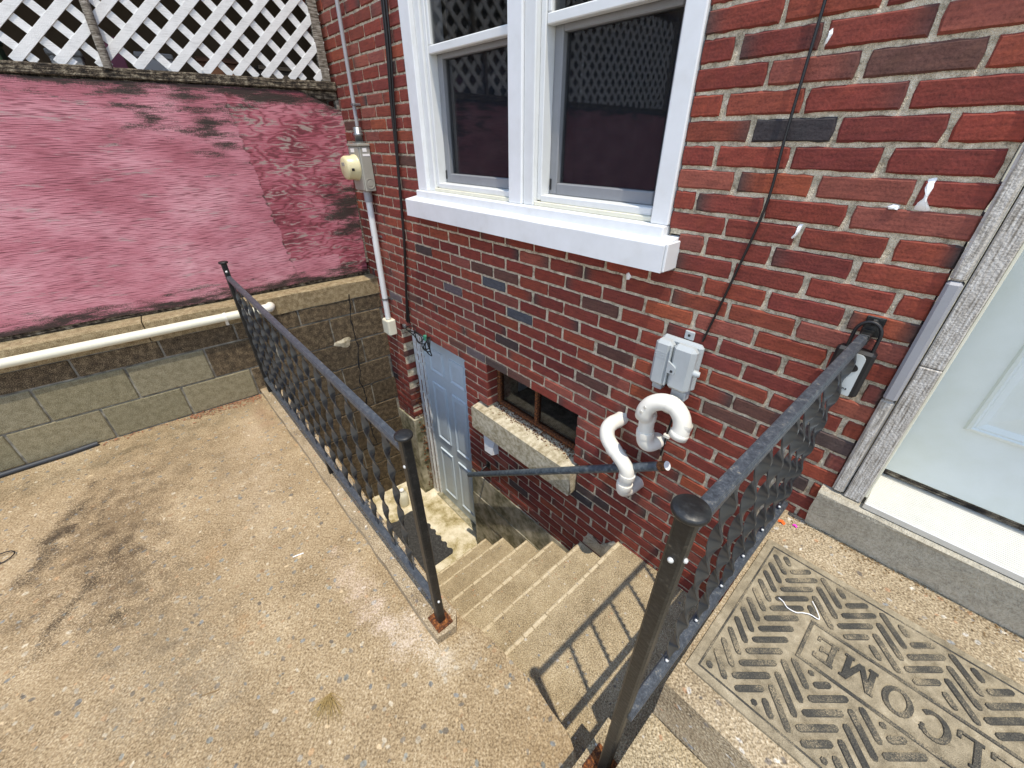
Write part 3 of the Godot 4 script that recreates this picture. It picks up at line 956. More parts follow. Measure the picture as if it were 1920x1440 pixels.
func build_window(house: Node3D) -> void:
	var w := Node3D.new()
	w.name = "window"
	house.add_child(w, true)
	var T := 1.5
	part(w, "casing", M.white_trim, [[V(-2.507, 0.1495, -0.08), V(-2.405, 1.56, 0.010)]], 0.004)
	part(w, "casing", M.white_trim, [[V(-0.852, 0.1495, -0.08), V(-0.780, 1.56, 0.010)]], 0.004)
	part(w, "casing", M.white_trim, [[V(-2.404, T, -0.08), V(-0.853, 1.56, 0.008)]], 0.004)
	part(w, "jamb", M.vinyl, [[V(-2.404, 0.1495, -0.12), V(-2.352, T, -0.016)]], 0.003)
	part(w, "mullion", M.white_trim, [[V(-1.652, 0.1495, -0.09), V(-1.560, T, 0.008)]], 0.004)
	part(w, "mullion", M.vinyl, [[V(-1.559, 0.1495, -0.09), V(-1.492, T, -0.004)]], 0.004)
	for u in [[-2.351, -1.653], [-1.491, -0.853]]:
		var a: float = u[0]
		var b: float = u[1]
		part(w, "frame", M.vinyl, [[V(a, 0.172, -0.14), V(a + 0.028, T, -0.030)], [V(b - 0.02, 0.172, -0.14), V(b, T, -0.030)], [V(a + 0.0285, 0.168, -0.14), V(b - 0.0205, 0.196, -0.026)]], 0.003)
		# upper sash in front
		var us := part(w, "upper_sash", M.vinyl, [[V(a + 0.029, 0.806, -0.075), V(b - 0.021, 0.842, -0.034)], [V(a + 0.029, 0.843, -0.070), V(a + 0.05, T, -0.036)], [V(b - 0.042, 0.843, -0.070), V(b - 0.021, T, -0.036)]], 0.004)
		part(us, "pane", M.pane, [[V(a + 0.048, 0.838, -0.058), V(b - 0.04, T, -0.052)]], 0.0)
		# lower sash behind, grey, with its screen
		var ls := part(w, "lower_sash", M.sash, [[V(a + 0.029, 0.197, -0.135), V(a + 0.075, 0.84, -0.082)], [V(b - 0.055, 0.197, -0.135), V(b - 0.021, 0.84, -0.082)], [V(a + 0.076, 0.197, -0.135), V(b - 0.056, 0.245, -0.080)], [V(a + 0.076, 0.785, -0.135), V(b - 0.056, 0.84, -0.082)]], 0.004)
		part(ls, "pane", M.pane, [[V(a + 0.07, 0.24, -0.112), V(b - 0.05, 0.79, -0.106)]], 0.0)
		part(ls, "insect_screen", M.screen, [[V(a + 0.072, 0.242, -0.124), V(b - 0.052, 0.788, -0.122)]], 0.0)
		part(ls, "latch", M.black, [[V(a + 0.036, 0.215, -0.0815), V(a + 0.044, 0.262, -0.076)]], 0.001)
	part(w, "track", M.old_pvc, [[V(-2.352, 0.150, -0.12), V(-1.653, 0.1675, -0.012)]], 0.002)
	part(w, "track", M.old_pvc, [[V(-1.491, 0.150, -0.12), V(-0.853, 0.1675, -0.012)]], 0.002)
	# sill wrapped in white sheet metal: a stepped board over a deep nosing
	var st := newst()
	box(st, V(-2.506, 0.104, -0.1), V(-0.782, 0.149, 0.030), 0.004)
	put(st, "apron", M.white_trim, w)
	st = newst()
	var prof := PackedVector2Array([Vector2(0.09, 0.001), Vector2(0.09, 0.096), Vector2(0.088, 0.099), Vector2(-0.02, 0.116), Vector2(-0.02, -0.004)])
	var segs := [-2.548, -2.3, -2.1, -1.9, -1.7, -1.5, -1.3, -1.1, -0.93, -0.733]
	var last := []
	for i in segs.size():
		var ringp := []
		for q in prof:
			var k := Vector3(segs[i], q.y, q.x)
			if q.x > 0.05 and i > 0 and i < segs.size() - 1: k += Vector3(0, 0, rng.randf_range(-0.0025, 0.0025))
			ringp.append(k)
		if i > 0:
			var mid := Vector3((segs[i] + segs[i - 1]) * 0.5, 0.05, 0.03)
			for k in prof.size():
				quad(st, last[k], last[(k + 1) % prof.size()], ringp[(k + 1) % prof.size()], ringp[k], mid)
		last = ringp
		if i == 0 or i == segs.size() - 1:
			for k in range(1, prof.size() - 1):
				tri_out(st, ringp[0], ringp[k], ringp[k + 1], Vector3(-1.6, 0.05, 0.03))
	put(st, "sill", M.white_trim, w)
	part(w, "end_cap", M.white_trim, [[V(-0.7325, 0.004, -0.01), V(-0.722, 0.104, 0.086)]], 0.003)
	# room behind
	st = newst()
	var o := [V(-2.6, 0.0, -1.6), V(-0.7, 1.7, -0.302)]
	for f in [[V(-2.6, 0, -1.6), V(-0.7, 0, -1.6), V(-0.7, 1.7, -1.6), V(-2.6, 1.7, -1.6)], [V(-2.6, 0, -0.302), V(-2.6, 0, -1.6), V(-2.6, 1.7, -1.6), V(-2.6, 1.7, -0.302)], [V(-0.7, 0, -0.302), V(-0.7, 0, -1.6), V(-0.7, 1.7, -1.6), V(-0.7, 1.7, -0.302)], [V(-2.6, 0, -0.302), V(-0.7, 0, -0.302), V(-0.7, 0, -1.6), V(-2.6, 0, -1.6)], [V(-2.6, 1.7, -0.302), V(-0.7, 1.7, -0.302), V(-0.7, 1.7, -1.6), V(-2.6, 1.7, -1.6)]]:
		quad(st, f[0], f[1], f[2], f[3], V(-1.6, 3.0, 5.0))
	put(st, "room", M.room, w)

func build_basement_window(house: Node3D) -> void:
	var w := Node3D.new()
	w.name = "basement_window"
	house.add_child(w, true)
	var z := -0.10
	part(w, "frame", M.rust, [[V(-1.90, -1.2186, z - 0.03), V(-1.868, -0.8801, z + 0.012)], [V(-1.142, -1.2186, z - 0.03), V(-1.11, -0.8801, z + 0.008)], [V(-1.867, -1.2186, z - 0.03), V(-1.143, -1.196, z + 0.016)], [V(-1.867, -0.904, z - 0.03), V(-1.143, -0.8801, z + 0.01)]], 0.003)
	part(w, "mullion", M.rust, [[V(-1.522, -1.1955, z - 0.028), V(-1.498, -0.9045, z + 0.014)]], 0.003)
	part(w, "pane", M.pane, [[V(-1.868, -1.197, z - 0.012), V(-1.523, -0.903, z - 0.007)]], 0.0)
	part(w, "pane", M.pane, [[V(-1.497, -1.197, z - 0.012), V(-1.142, -0.903, z - 0.007)]], 0.0)
	# inner stool of concrete and the dark cellar
	part(w, "inner_sill", M.parge, [[V(-1.94, -1.30, -0.62), V(-1.06, -1.225, z - 0.035)]], 0.003)
	var st := newst()
	box(st, V(-1.95, -1.24, -0.56), V(-1.905, -0.84, -0.31))
	put(st, "reveal", M.blue_door, w)
	st = newst()
	for f in [[V(-2.1, -1.9, -1.7), V(-0.9, -1.9, -1.7), V(-0.9, -0.7, -1.7), V(-2.1, -0.7, -1.7)], [V(-2.1, -1.9, -0.302), V(-2.1, -1.9, -1.7), V(-2.1, -0.7, -1.7), V(-2.1, -0.7, -0.302)], [V(-0.9, -1.9, -0.302), V(-0.9, -1.9, -1.7), V(-0.9, -0.7, -1.7), V(-0.9, -0.7, -0.302)], [V(-2.1, -0.7, -0.302), V(-0.9, -0.7, -0.302), V(-0.9, -0.7, -1.7), V(-2.1, -0.7, -1.7)], [V(-2.1, -1.9, -0.302), V(-0.9, -1.9, -0.302), V(-0.9, -1.9, -1.7), V(-2.1, -1.9, -1.7)]]:
		quad(st, f[0], f[1], f[2], f[3], V(-1.6, 3.0, 5.0))
	put(st, "cellar", M.parge, w)
	# cast ledge under it
	st = newst()
	var poly := PackedVector2Array([Vector2(-2.033, -1.435), Vector2(-2.02, -1.443), Vector2(-1.085, -1.441), Vector2(-1.077, -1.43), Vector2(-1.077, -1.262), Vector2(-1.095, -1.247), Vector2(-1.45, -1.250), Vector2(-1.8, -1.246), Vector2(-2.015, -1.247), Vector2(-2.033, -1.262)])
	var back := PackedVector2Array()
	for q in poly: back.append(Vector2(clampf(q.x, -2.03, -1.08), q.y + (0.026 if q.y > -1.3 else 0.0)))
	for i in poly.size():
		var i2 := (i + 1) % poly.size()
		quad(st, V(poly[i].x, poly[i].y, 0.055), V(poly[i2].x, poly[i2].y, 0.055), V(back[i2].x, back[i2].y, -0.085), V(back[i].x, back[i].y, -0.085), V(-1.55, -1.35, 0.0))
	var ids := Geometry2D.triangulate_polygon(poly)
	for i in range(0, ids.size(), 3):
		tri_out(st, V(poly[ids[i]].x, poly[ids[i]].y, 0.055), V(poly[ids[i + 1]].x, poly[ids[i + 1]].y, 0.055), V(poly[ids[i + 2]].x, poly[ids[i + 2]].y, 0.055), V(-1.5, -1.3, -1))
	put(st, "ledge", M.ledge, w)
	# flakes of rust fallen on the ledge
	st = newst()
	for k in 420:
		var p := V(rng.randf_range(-1.89, -1.12), -1.219, rng.randf_range(-0.085, -0.045 + rng.randf() * rng.randf() * 0.08))
		p.y -= (p.z + 0.085) * 0.19 - 0.002
		var s := rng.randf_range(0.0015, 0.0045)
		box(st, -V(s, 0.0015, s * 0.7), V(s, 0.0015, s * 0.7), 0.0, Transform3D(Basis.from_euler(V(rng.randf_range(-0.5, 0.5), rng.randf() * TAU, rng.randf_range(-0.5, 0.5))), p))
	var fl := put(st, "rust_flakes", M.rust, w)
	fl.set_meta("kind", "stuff")

func build_basement_door(house: Node3D) -> void:
	var d := Node3D.new()
	d.name = "basement_door"
	house.add_child(d, true)
	var z := -0.125
	part(d, "frame", M.old_white, [[V(-3.098, FLOOR, z - 0.05), V(-3.02, -0.95, z + 0.028)]], 0.004)
	part(d, "frame", M.old_white, [[V(-3.019, FLOOR, z - 0.05), V(-2.975, -0.95, z + 0.012)]], 0.003)
	part(d, "frame", M.old_white, [[V(-2.25, FLOOR, z - 0.05), V(-2.165, -0.95, z + 0.02)]], 0.004)
	part(d, "frame", M.old_white, [[V(-2.974, -1.01, z - 0.05), V(-2.251, -0.951, z + 0.02)]], 0.004)
	var leaf := part(d, "leaf", M.blue_door, [[V(-2.972, FLOOR + 0.015, z - 0.05), V(-2.253, -1.012, z - 0.004)]], 0.003)
	for r in [[-2.87, -2.66], [-2.565, -2.355]]:
		for s in [[-1.36, -1.13], [-2.12, -1.48], [-2.86, -2.26]]:
			var st := newst()
			moulding(st, r[0], r[1], s[0], s[1], z - 0.004, 0.026)
			put(st, "raised_panel", M.blue_door, leaf)
	part(d, "threshold", M.foundation, [[V(-3.0, FLOOR - 0.01, z - 0.06), V(-2.23, FLOOR + 0.013, z + 0.05)]], 0.004)
	# streaks of rust that ran down the frame
	var st2 := newst()
	for k in [[-3.088, -1.5, -2.9], [-3.03, -0.98, -2.95], [-2.99, -1.0, -2.96]]:
		var y: float = k[1]
		var zz := z + 0.0285 if k[0] < -3.02 else z + 0.0125
		while y > k[2]:
			var l := rng.randf_range(0.03, 0.14)
			var wd := rng.randf_range(0.002, 0.006)
			box(st2, V(k[0] - wd, y - l, zz - 0.002), V(k[0] + wd, y, zz + 0.0015), 0.0)
			y -= l * rng.randf_range(0.9, 1.4)
	put(st2, "rust_streak", M.rust, d)
	# crumbling mortar and rust along the brick jamb
	st2 = newst()
	for k in 90:
		var y := rng.randf_range(-2.95, -1.55)
		var s := rng.randf_range(0.003, 0.008)
		box(st2, -V(s, s, s * 0.6), V(s, s, s * 0.6), s * 0.3, Transform3D(Basis.from_euler(V(rng.randf() * 3, rng.randf() * 3, 0)), V(-3.094 + rng.randf_range(-0.004, 0.008), y, -0.07 + rng.randf_range(-0.03, 0.03))))
	put(st2, "rust_crust", M.rust, d).set_meta("kind", "stuff")

# a raised panel: a sloping rim round a flat field
func moulding(st: SurfaceTool, x0: float, x1: float, y0: float, y1: float, z: float, wd: float) -> void:
	var rings := []
	for r in [[0.0, 0.0], [wd * 0.12, 0.010], [wd * 0.3, 0.013], [wd * 0.42, 0.008], [wd * 0.5, 0.009], [wd * 0.85, 0.001], [wd, 0.0012]]:
		rings.append([V(x0 + r[0], y0 + r[0], z + r[1]), V(x1 - r[0], y0 + r[0], z + r[1]), V(x1 - r[0], y1 - r[0], z + r[1]), V(x0 + r[0], y1 - r[0], z + r[1])])
	var back := V((x0 + x1) * 0.5, (y0 + y1) * 0.5, z - 2.0)
	for i in rings.size() - 1:
		for k in 4:
			quad(st, rings[i][k], rings[i][(k + 1) % 4], rings[i + 1][(k + 1) % 4], rings[i + 1][k], back)
	var l: Array = rings[-1]
	var c := [V(x0 + wd * 1.9, y0 + wd * 1.9, z + 0.007), V(x1 - wd * 1.9, y0 + wd * 1.9, z + 0.007), V(x1 - wd * 1.9, y1 - wd * 1.9, z + 0.007), V(x0 + wd * 1.9, y1 - wd * 1.9, z + 0.007)]
	for k in 4: quad(st, l[k], l[(k + 1) % 4], c[(k + 1) % 4], c[k], back)
	quad(st, c[0], c[1], c[2], c[3], back)

func build_entrance(house: Node3D) -> void:
	var d := Node3D.new()
	d.name = "entrance_door"
	house.add_child(d, true)
	# the grey quarter-round trim, in two lengths, then the bare timber jamb
	for s in [[-0.597, -0.231, 0.0155], [-0.230, 0.118, 0.0205], [0.119, 0.42, 0.0155], [0.421, 1.5, 0.019]]:
		part(d, "trim", M.trim_grey if s[2] > 0.017 else M.jamb, [[V(-0.0125, s[0], -0.03), V(0.0195, s[1], s[2])]], 0.007)
	part(d, "added_shade_trim", M.white_trim, [[V(-0.02, 1.502, -0.02), V(1.06, 1.575, 0.115)]], 0.004)  # deep board added above the view to keep sun off the door leaf
	part(d, "jamb", M.jamb, [[V(0.0235, -0.60, -0.2), V(0.0700, -0.108, 0.016)]], 0.003)
	part(d, "jamb", M.jamb, [[V(0.0235, -0.1065, -0.2), V(0.0695, 1.5, 0.014)]], 0.003)
	part(d, "stop", M.old_pvc, [[V(0.0702, -0.575, -0.19), V(0.0765, 1.5, 0.006)]], 0.001)
	part(d, "jamb", M.jamb, [[V(0.985, -0.60, -0.2), V(1.045, 1.5, 0.014)]], 0.003)
	part(d, "jamb", M.jamb, [[V(0.0235, 1.501, -0.2), V(1.045, 1.55, 0.014)]], 0.003)
	var z := -0.172
	var leaf := part(d, "leaf", M.door, [[V(0.0775, -0.556, z - 0.045), V(0.984, 1.5, z)]], 0.004)
	for r in [[0.185, 0.475], [0.585, 0.875]]:
		for s in [[-0.325, 0.33], [0.46, 1.3]]:
			var st := newst()
			moulding(st, r[0], r[1], s[0], s[1], z, 0.042)
			put(st, "raised_panel", M.door, leaf)
	part(d, "sweep", M.rotten, [[V(0.0775, -0.5745, z - 0.04), V(0.984, -0.5562, z - 0.002)]], 0.001)
	# ribbed threshold
	var th := part(d, "threshold", M.alu, [[V(0.0772, -0.600, z - 0.05), V(0.984, -0.5775, 0.0335)]], 0.002)
	var st3 := newst()
	for k in 20:
		var zz := -0.155 + k * 0.0092
		box(st3, V(0.079, -0.5778, zz), V(0.983, -0.5755, zz + 0.0052), 0.0009)
	put(st3, "ribs", M.alu, th).set_meta("kind", "stuff")
	# concrete riser below
	var st2 := newst()
	var poly := PackedVector2Array([Vector2(-0.2, -0.779), Vector2(0.014, -0.779), Vector2(0.026, -0.70), Vector2(0.040, -0.625), Vector2(0.043, -0.611), Vector2(0.034, -0.6025), Vector2(-0.2, -0.6015)])
	var n := 14
	var prev := []
	for i in n + 1:
		var x := lerpf(-0.036, 1.08, float(i) / n)
		var ringp := []
		for q in poly:
			var e := 0.003 if q.x > 0 else 0.0
			ringp.append(V(x + (rng.randf_range(-0.004, 0.004) if i == 0 else 0.0), q.y, q.x + rng.randf_range(-e, e)))
		if i > 0:
			for k in poly.size() - 1:
				quad(st2, prev[k], prev[k + 1], ringp[k + 1], ringp[k], V(x - 0.04, -0.69, -0.05))
		else:
			for k in range(1, poly.size() - 1): tri_out(st2, ringp[0], ringp[k], ringp[k + 1], V(1, -0.69, -0.05))
		prev = ringp
	put(st2, "riser", M.riser, d)

func blob(st: SurfaceTool, pts: PackedVector2Array, h: float) -> void:
	var c := Vector2.ZERO
	for p in pts: c += p / pts.size()
	var n := pts.size()
	st.set_smooth_group(1)
	for i in n:
		var a := pts[i]
		var b := pts[(i + 1) % n]
		var ia := a.lerp(c, 0.4)
		var ib := b.lerp(c, 0.4)
		quad(st, V(a.x, a.y, -0.008), V(b.x, b.y, -0.008), V(ib.x, ib.y, h), V(ia.x, ia.y, h * 0.8), V(c.x, c.y, -0.5))
		tri_out(st, V(ia.x, ia.y, h * 0.8), V(ib.x, ib.y, h), V(c.x, c.y, h * 0.7), V(c.x, c.y, -0.5))
	st.set_smooth_group(-1)

func build_caulk(house: Node3D) -> void:
	var cs := newst()
	blob(cs, PackedVector2Array([Vector2(-1.0, -1.83), Vector2(-0.985, -1.755), Vector2(-0.955, -1.70), Vector2(-0.92, -1.672), Vector2(-0.88, -1.70), Vector2(-0.82, -1.715), Vector2(-0.775, -1.70), Vector2(-0.765, -1.62), Vector2(-0.745, -1.575), Vector2(-0.71, -1.585), Vector2(-0.70, -1.83)]), 0.010)
	put(cs, "cement_patch", M.riser, house)
	# dabs of white filler left on the joints
	var shapes := [
		[Vector2(-0.137, 0.338), Vector2(-0.122, 0.342), Vector2(-0.118, 0.325), Vector2(-0.121, 0.30), Vector2(-0.119, 0.278), Vector2(-0.105, 0.268), Vector2(-0.112, 0.262), Vector2(-0.138, 0.266), Vector2(-0.140, 0.277), Vector2(-0.130, 0.285), Vector2(-0.131, 0.31), Vector2(-0.139, 0.325)],
		[Vector2(-0.192, 0.269), Vector2(-0.18, 0.277), Vector2(-0.166, 0.274), Vector2(-0.165, 0.262), Vector2(-0.176, 0.263), Vector2(-0.188, 0.262)],
		[Vector2(-0.372, 0.205), Vector2(-0.362, 0.206), Vector2(-0.364, 0.185), Vector2(-0.372, 0.166), Vector2(-0.380, 0.155), Vector2(-0.384, 0.160), Vector2(-0.374, 0.176)],
		[Vector2(-0.449, 0.655), Vector2(-0.440, 0.662), Vector2(-0.436, 0.645), Vector2(-0.446, 0.618), Vector2(-0.453, 0.62), Vector2(-0.449, 0.638)],
		[Vector2(-0.93, -0.055), Vector2(-0.915, -0.045), Vector2(-0.905, -0.06), Vector2(-0.908, -0.085), Vector2(-0.925, -0.088)]]
	for s in shapes:
		var st := newst()
		blob(st, PackedVector2Array(s), 0.005)
		put(st, "caulk", M.caulk, house)

# ---------------------------------------------------------------- block wall and fence (a local frame: x out of the wall, z along it away from the house)
const SIDE_AT := Vector3(-3.40, 0, 0)
const SIDE_TURN := -0.0698

func build_block_wall() -> void:
	var wall := thing("block_wall", SIDE_AT, "weathered concrete block retaining wall with cast cap below pink fence", "wall", "", SIDE_TURN)
	var st := newst()
	box(st, V(-0.22, -3.1, -0.05), V(-0.009, -0.747, 5.4))
	put(st, "mortar", M.parge, wall)
	var joints := [-0.747, -0.882, -1.125, -1.366, -1.605, -1.845, -2.085, -2.325, -2.565, -2.805, -3.05]
	var starts := [0.24, 0.02, 0.25, 0.02]
	var light := [Color(0.44, 0.42, 0.34), Color(0.50, 0.47, 0.38), Color(0.38, 0.36, 0.29), Color(0.47, 0.45, 0.38)]
	for c in joints.size() - 1:
		var s: float = starts[c % 2] - 0.45
		while s < 5.3:
			var a := maxf(s + 0.006, -0.02)
			var b := s + 0.444
			s += 0.45
			if b - a < 0.05: continue
			if joints[c + 1] < -1.37 and a > 1.02: continue
			st = newst()
			var dark := a < 1.0
			var col: Color = light[rng.randi() % 4]
			var m: Material = M.block
			if dark:
				m = M.filmed
				var k := rng.randf_range(0.62, 1.0)
				col = Color(0.86 * k, 0.77 * k, 0.63 * k)
			elif c == 0 or (c == 1 and a < 1.35):
				m = M.filmed
				var k := rng.randf_range(0.62, 1.0)
				col = Color(0.86 * k, 0.77 * k, 0.63 * k)
			st.set_color(col)
			var p := rng.randf_range(-0.002, 0.002)
			box(st, V(-0.15, joints[c + 1] + 0.006 + rng.randf_range(-0.002, 0.002), a), V(p, joints[c] - 0.005, b), 0.005)
			put(st, "block", m, wall)
	# cast cap in lengths
	var e := [-0.01, 1.62, 3.5, 5.4]
	for i in 3:
		st = newst()
		var pts := PackedVector2Array()
		var n := 14
		var prev := []
		var prof := [Vector2(-0.2, -0.745), Vector2(0.006, -0.745), Vector2(0.010, -0.612), Vector2(0.0, -0.602), Vector2(-0.2, -0.598)]
		for k in n + 1:
			var z := lerpf(e[i] + 0.003, e[i + 1] - 0.003, float(k) / n)
			var rg := []
			for q in prof:
				var w := 0.0035 if q.x > -0.1 else 0.0
				rg.append(V(q.x + rng.randf_range(-w, w), q.y + rng.randf_range(-w, w), z))
			if k > 0:
				for j in prof.size(): quad(st, prev[j], prev[(j + 1) % 5], rg[(j + 1) % 5], rg[j], V(-0.1, -0.67, z - 0.03))
			if k == 0 or k == n:
				for j in range(1, 4): tri_out(st, rg[0], rg[j], rg[j + 1], V(-0.1, -0.67, (e[i] + e[i + 1]) * 0.5))
			prev = rg
		put(st, "cap", M.cap, wall)
	# a pale patch of mortar in the dark part
	st = newst()
	var r := 0.06
	var cen := V(0.001, -1.12, 0.40)
	for k in 14:
		var a0 := TAU * k / 14
		var a1 := TAU * (k + 1) / 14
		var r0 := r * (1.0 + 0.25 * sin(a0 * 3.0 + 1.0))
		var r1 := r * (1.0 + 0.25 * sin(a1 * 3.0 + 1.0))
		tri_out(st, cen + V(0.012, 0.004, 0.0), cen + V(0, sin(a0) * r0 * 0.75, cos(a0) * r0 * 1.2), cen + V(0, sin(a1) * r1 * 0.75, cos(a1) * r1 * 1.2), cen - V(1, 0, 0))
	put(st, "mortar_patch", M.ledge, wall)
	# cracks stained black, running down from the cap
	st = newst()
	var p0 := V(0.002, -0.66, 0.26)
	while p0.y > -2.3:
		var p1 := p0 + V(0, -rng.randf_range(0.03, 0.06), rng.randf_range(-0.012, 0.014))
		tube(st, [p0, p1], rng.randf_range(0.003, 0.007), 5)
		p0 = p1
	put(st, "tarred_crack", M.dark, wall)

func build_fence() -> void:
	var f := thing("board_fence", SIDE_AT, "pink painted plywood fence with white lattice above, standing on block wall", "fence", "", SIDE_TURN)
	var ub := -0.10
	# plywood sheets
	for sh in [[0.035, 2.44], [2.446, 4.9]]:
		var st := newst()
		var a: float = sh[0]
		var b: float = sh[1]
		var n := 10
		var tops := []
		var bots := []
		for i in n + 1:
			var s := lerpf(a, b, float(i) / n)
			var sag := sin(float(i) / n * PI) * 0.006
			tops.append([V(ub + sag, 0.715 + rng.randf_range(-0.006, 0.006), s), Vector2(s / 4.9, 0.0)])
			bots.append([V(ub - sag, -0.572 + rng.randf_range(-0.012, 0.008), s), Vector2(s / 4.9, 1.0)])
		if a < 0.1:
			tops[0][0] = V(ub, 0.60, 0.0); tops[0][1] = Vector2(0.0, 0.09)
		for i in n:
			for q in [[tops[i], tops[i + 1], bots[i + 1]], [tops[i], bots[i + 1], bots[i]]]:
				for v in q:
					st.set_uv(v[1]); st.add_vertex(v[0])
			st.set_uv(tops[i][1])
			var bk := V(-0.012, 0, 0)
			quad(st, tops[i][0], tops[i + 1][0], tops[i + 1][0] + bk, tops[i][0] + bk, tops[i][0] - V(0, 1, 0))
			st.set_uv(bots[i][1])
			quad(st, bots[i][0], bots[i + 1][0], bots[i + 1][0] + bk, bots[i][0] + bk, bots[i][0] + V(0, 1, 0))
			quad(st, tops[i][0] + bk, tops[i + 1][0] + bk, bots[i + 1][0] + bk, bots[i][0] + bk, V(1, 0, 1))
		put(st, "plywood_sheet", M.plywood, f)
	# bottom plate in the dark gap, top rails, posts
	part(f, "bottom_rail", M.rotten, [[V(ub - 0.09, -0.597, 0.01), V(ub - 0.016, -0.555, 4.9)]], 0.003)
	part(f, "top_rail", M.rotten, [[V(ub - 0.045, 0.722, 0.012), V(ub + 0.012, 0.772, 4.9)]], 0.005)
	part(f, "top_rail", M.rotten, [[V(ub - 0.045, 0.668, 0.012), V(ub - 0.013, 0.720, 4.9)]], 0.004)
	part(f, "post", M.timber, [[V(ub - 0.05, 0.773, 0.035), V(ub - 0.012, 2.0, 0.095)]], 0.004)
	part(f, "post", M.timber, [[V(ub - 0.07, -0.5, -0.02), V(ub - 0.014, 0.667, 0.03)]], 0.004)
	part(f, "post", M.timber, [[V(ub - 0.06, 0.773, 2.42), V(ub - 0.006, 2.0, 2.51)]], 0.004)
	part(f, "post", M.timber, [[V(ub - 0.06, 0.773, 4.8), V(ub - 0.006, 2.0, 4.89)]], 0.004)
	var st2 := newst()
	tube(st2, [V(ub + 0.008, 0.765, 1.245), V(ub + 0.012, 1.0, 1.235), V(ub + 0.015, 1.9, 1.19)], [0.021, 0.02, 0.019], 6)
	put(st2, "stake", M.timber, f)
	# lattice: strips nailed crosswise in two layers, clipped to the panel
	var y0 := 0.774
	var y1 := 1.72
	var s0 := 0.045
	var s1 := 4.9
	var per := 0.154
	var tip := 0.055   # the panel has sunk a little towards the house
	for layer in 2:
		var u: float = ub - 0.022 + (0.0062 if layer == 0 else 0.0)
		var m := -(1.0 + tip) / (1.0 - tip) if layer == 0 else (1.0 - tip) / (1.0 + tip)
		var gap := per * (1.0 - m * tip)
		var base := 1.324 - m * 0.957
		for k in range(-40, 50):
			var c := base + (k + 0.5) * gap
			var la := (s0 - c) / m
			var lb := (s1 - c) / m
			var ya := maxf(y0, minf(la, lb))
			var yb := minf(y1, maxf(la, lb))
			if yb - ya < 0.05: continue
			var a := V(u, ya, c + m * ya)
			var b := V(u, yb, c + m * yb)
			var dir := (b - a).normalized()
			var nrm := V(1, 0, 0)
			var st := newst()
			box(st, V(-0.0029, -0.0205, 0.0), V(0.0029, 0.0205, a.distance_to(b)), 0.001, Transform3D(Basis(nrm, dir.cross(nrm), dir), a))
			put(st, "lattice_strip", M.lattice, f)

func build_neighbour() -> void:
	# closed roofed shell, added to keep the space behind the lattice dark
	var p := thing("added_shade_shell", SIDE_AT, "added roofed shell keeping the space dark behind the white lattice", "shade_shell", "", SIDE_TURN)
	part(p, "back_wall", M.shade_shell, [[V(-2.6, -1.4, -1.2), V(-2.5, 1.80, 6.0)]], 0.0)
	part(p, "side_wall", M.shade_shell, [[V(-2.495, -1.4, -1.25), V(-0.3, 1.80, -1.15)]], 0.0)
	part(p, "side_wall", M.shade_shell, [[V(-2.495, -1.4, 6.05), V(-0.2, 1.80, 6.15)]], 0.0)
	part(p, "shade_roof", M.shade_shell, [[V(-2.7, 1.81, -1.4), V(-0.11, 1.9, 6.3)]], 0.0)
	part(p, "floor", M.rotten, [[V(-2.49, -1.4, -1.1), V(-0.25, 0.25, 6.0)]], 0.0)
	part(p, "shelf", M.rotten, [[V(-0.8, 0.58, -0.4), V(-0.3, 0.62, 3.0)]], 0.0)
	var cl := [[V(-0.5, 0.621, 1.42), V(0.09, 0.22, 0.07), s8(196, 196, 192), "white carton"], [V(-0.52, 0.621, 1.0), V(0.10, 0.24, 0.09), s8(210, 208, 206), "tall white carton"], [V(-0.5, 0.621, 1.82), V(0.10, 0.26, 0.14), s8(70, 96, 74), "green crate"], [V(-0.5, 0.621, 0.66), V(0.1, 0.24, 0.12), s8(120, 84, 62), "brown box"], [V(-0.5, 0.621, 1.2), V(0.08, 0.30, 0.05), s8(160, 96, 116), "pink carton"], [V(-0.5, 0.621, 0.3), V(0.1, 0.22, 0.12), s8(92, 84, 74), "grey-brown box"]]
	for c in cl:
		var o := thing("storage_box", SIDE_AT, "%s stored behind the lattice inside the added dark shell" % c[3], "box", "", SIDE_TURN)
		var b: Vector3 = c[0]
		var s: Vector3 = c[1]
		part(o, "box_body", mat(c[2], 0.8), [[b - V(s.x, 0, s.z), b + V(s.x, s.y, s.z)]], 0.006)
		part(o, "lid", mat(c[2].darkened(0.15), 0.7), [[b + V(-s.x - 0.008, s.y + 0.0005, -s.z - 0.008), b + V(s.x + 0.008, s.y + 0.03, s.z + 0.008)]], 0.006)

# ---------------------------------------------------------------- railings
func post_cap(st: SurfaceTool, at: Vector3, r: float) -> void:
	lathe(st, at, Vector3.UP, [Vector2(r * 0.66, -0.008), Vector2(r * 0.95, -0.004), Vector2(r, 0.0), Vector2(r * 0.985, 0.004), Vector2(r * 0.9, 0.0068), Vector2(r * 0.5, 0.0082), Vector2(0.0, 0.0086)], 28)

func slanted_post(st: SurfaceTool, a: Vector3, b: Vector3, half: float) -> void:
	var up := (b - a).normalized()
	var x := Vector3.RIGHT
	x = (x - up * x.dot(up)).normalized()
	box(st, V(-half, 0, -half), V(half, a.distance_to(b), half), 0.004, Transform3D(Basis(x, up, x.cross(up)), a))

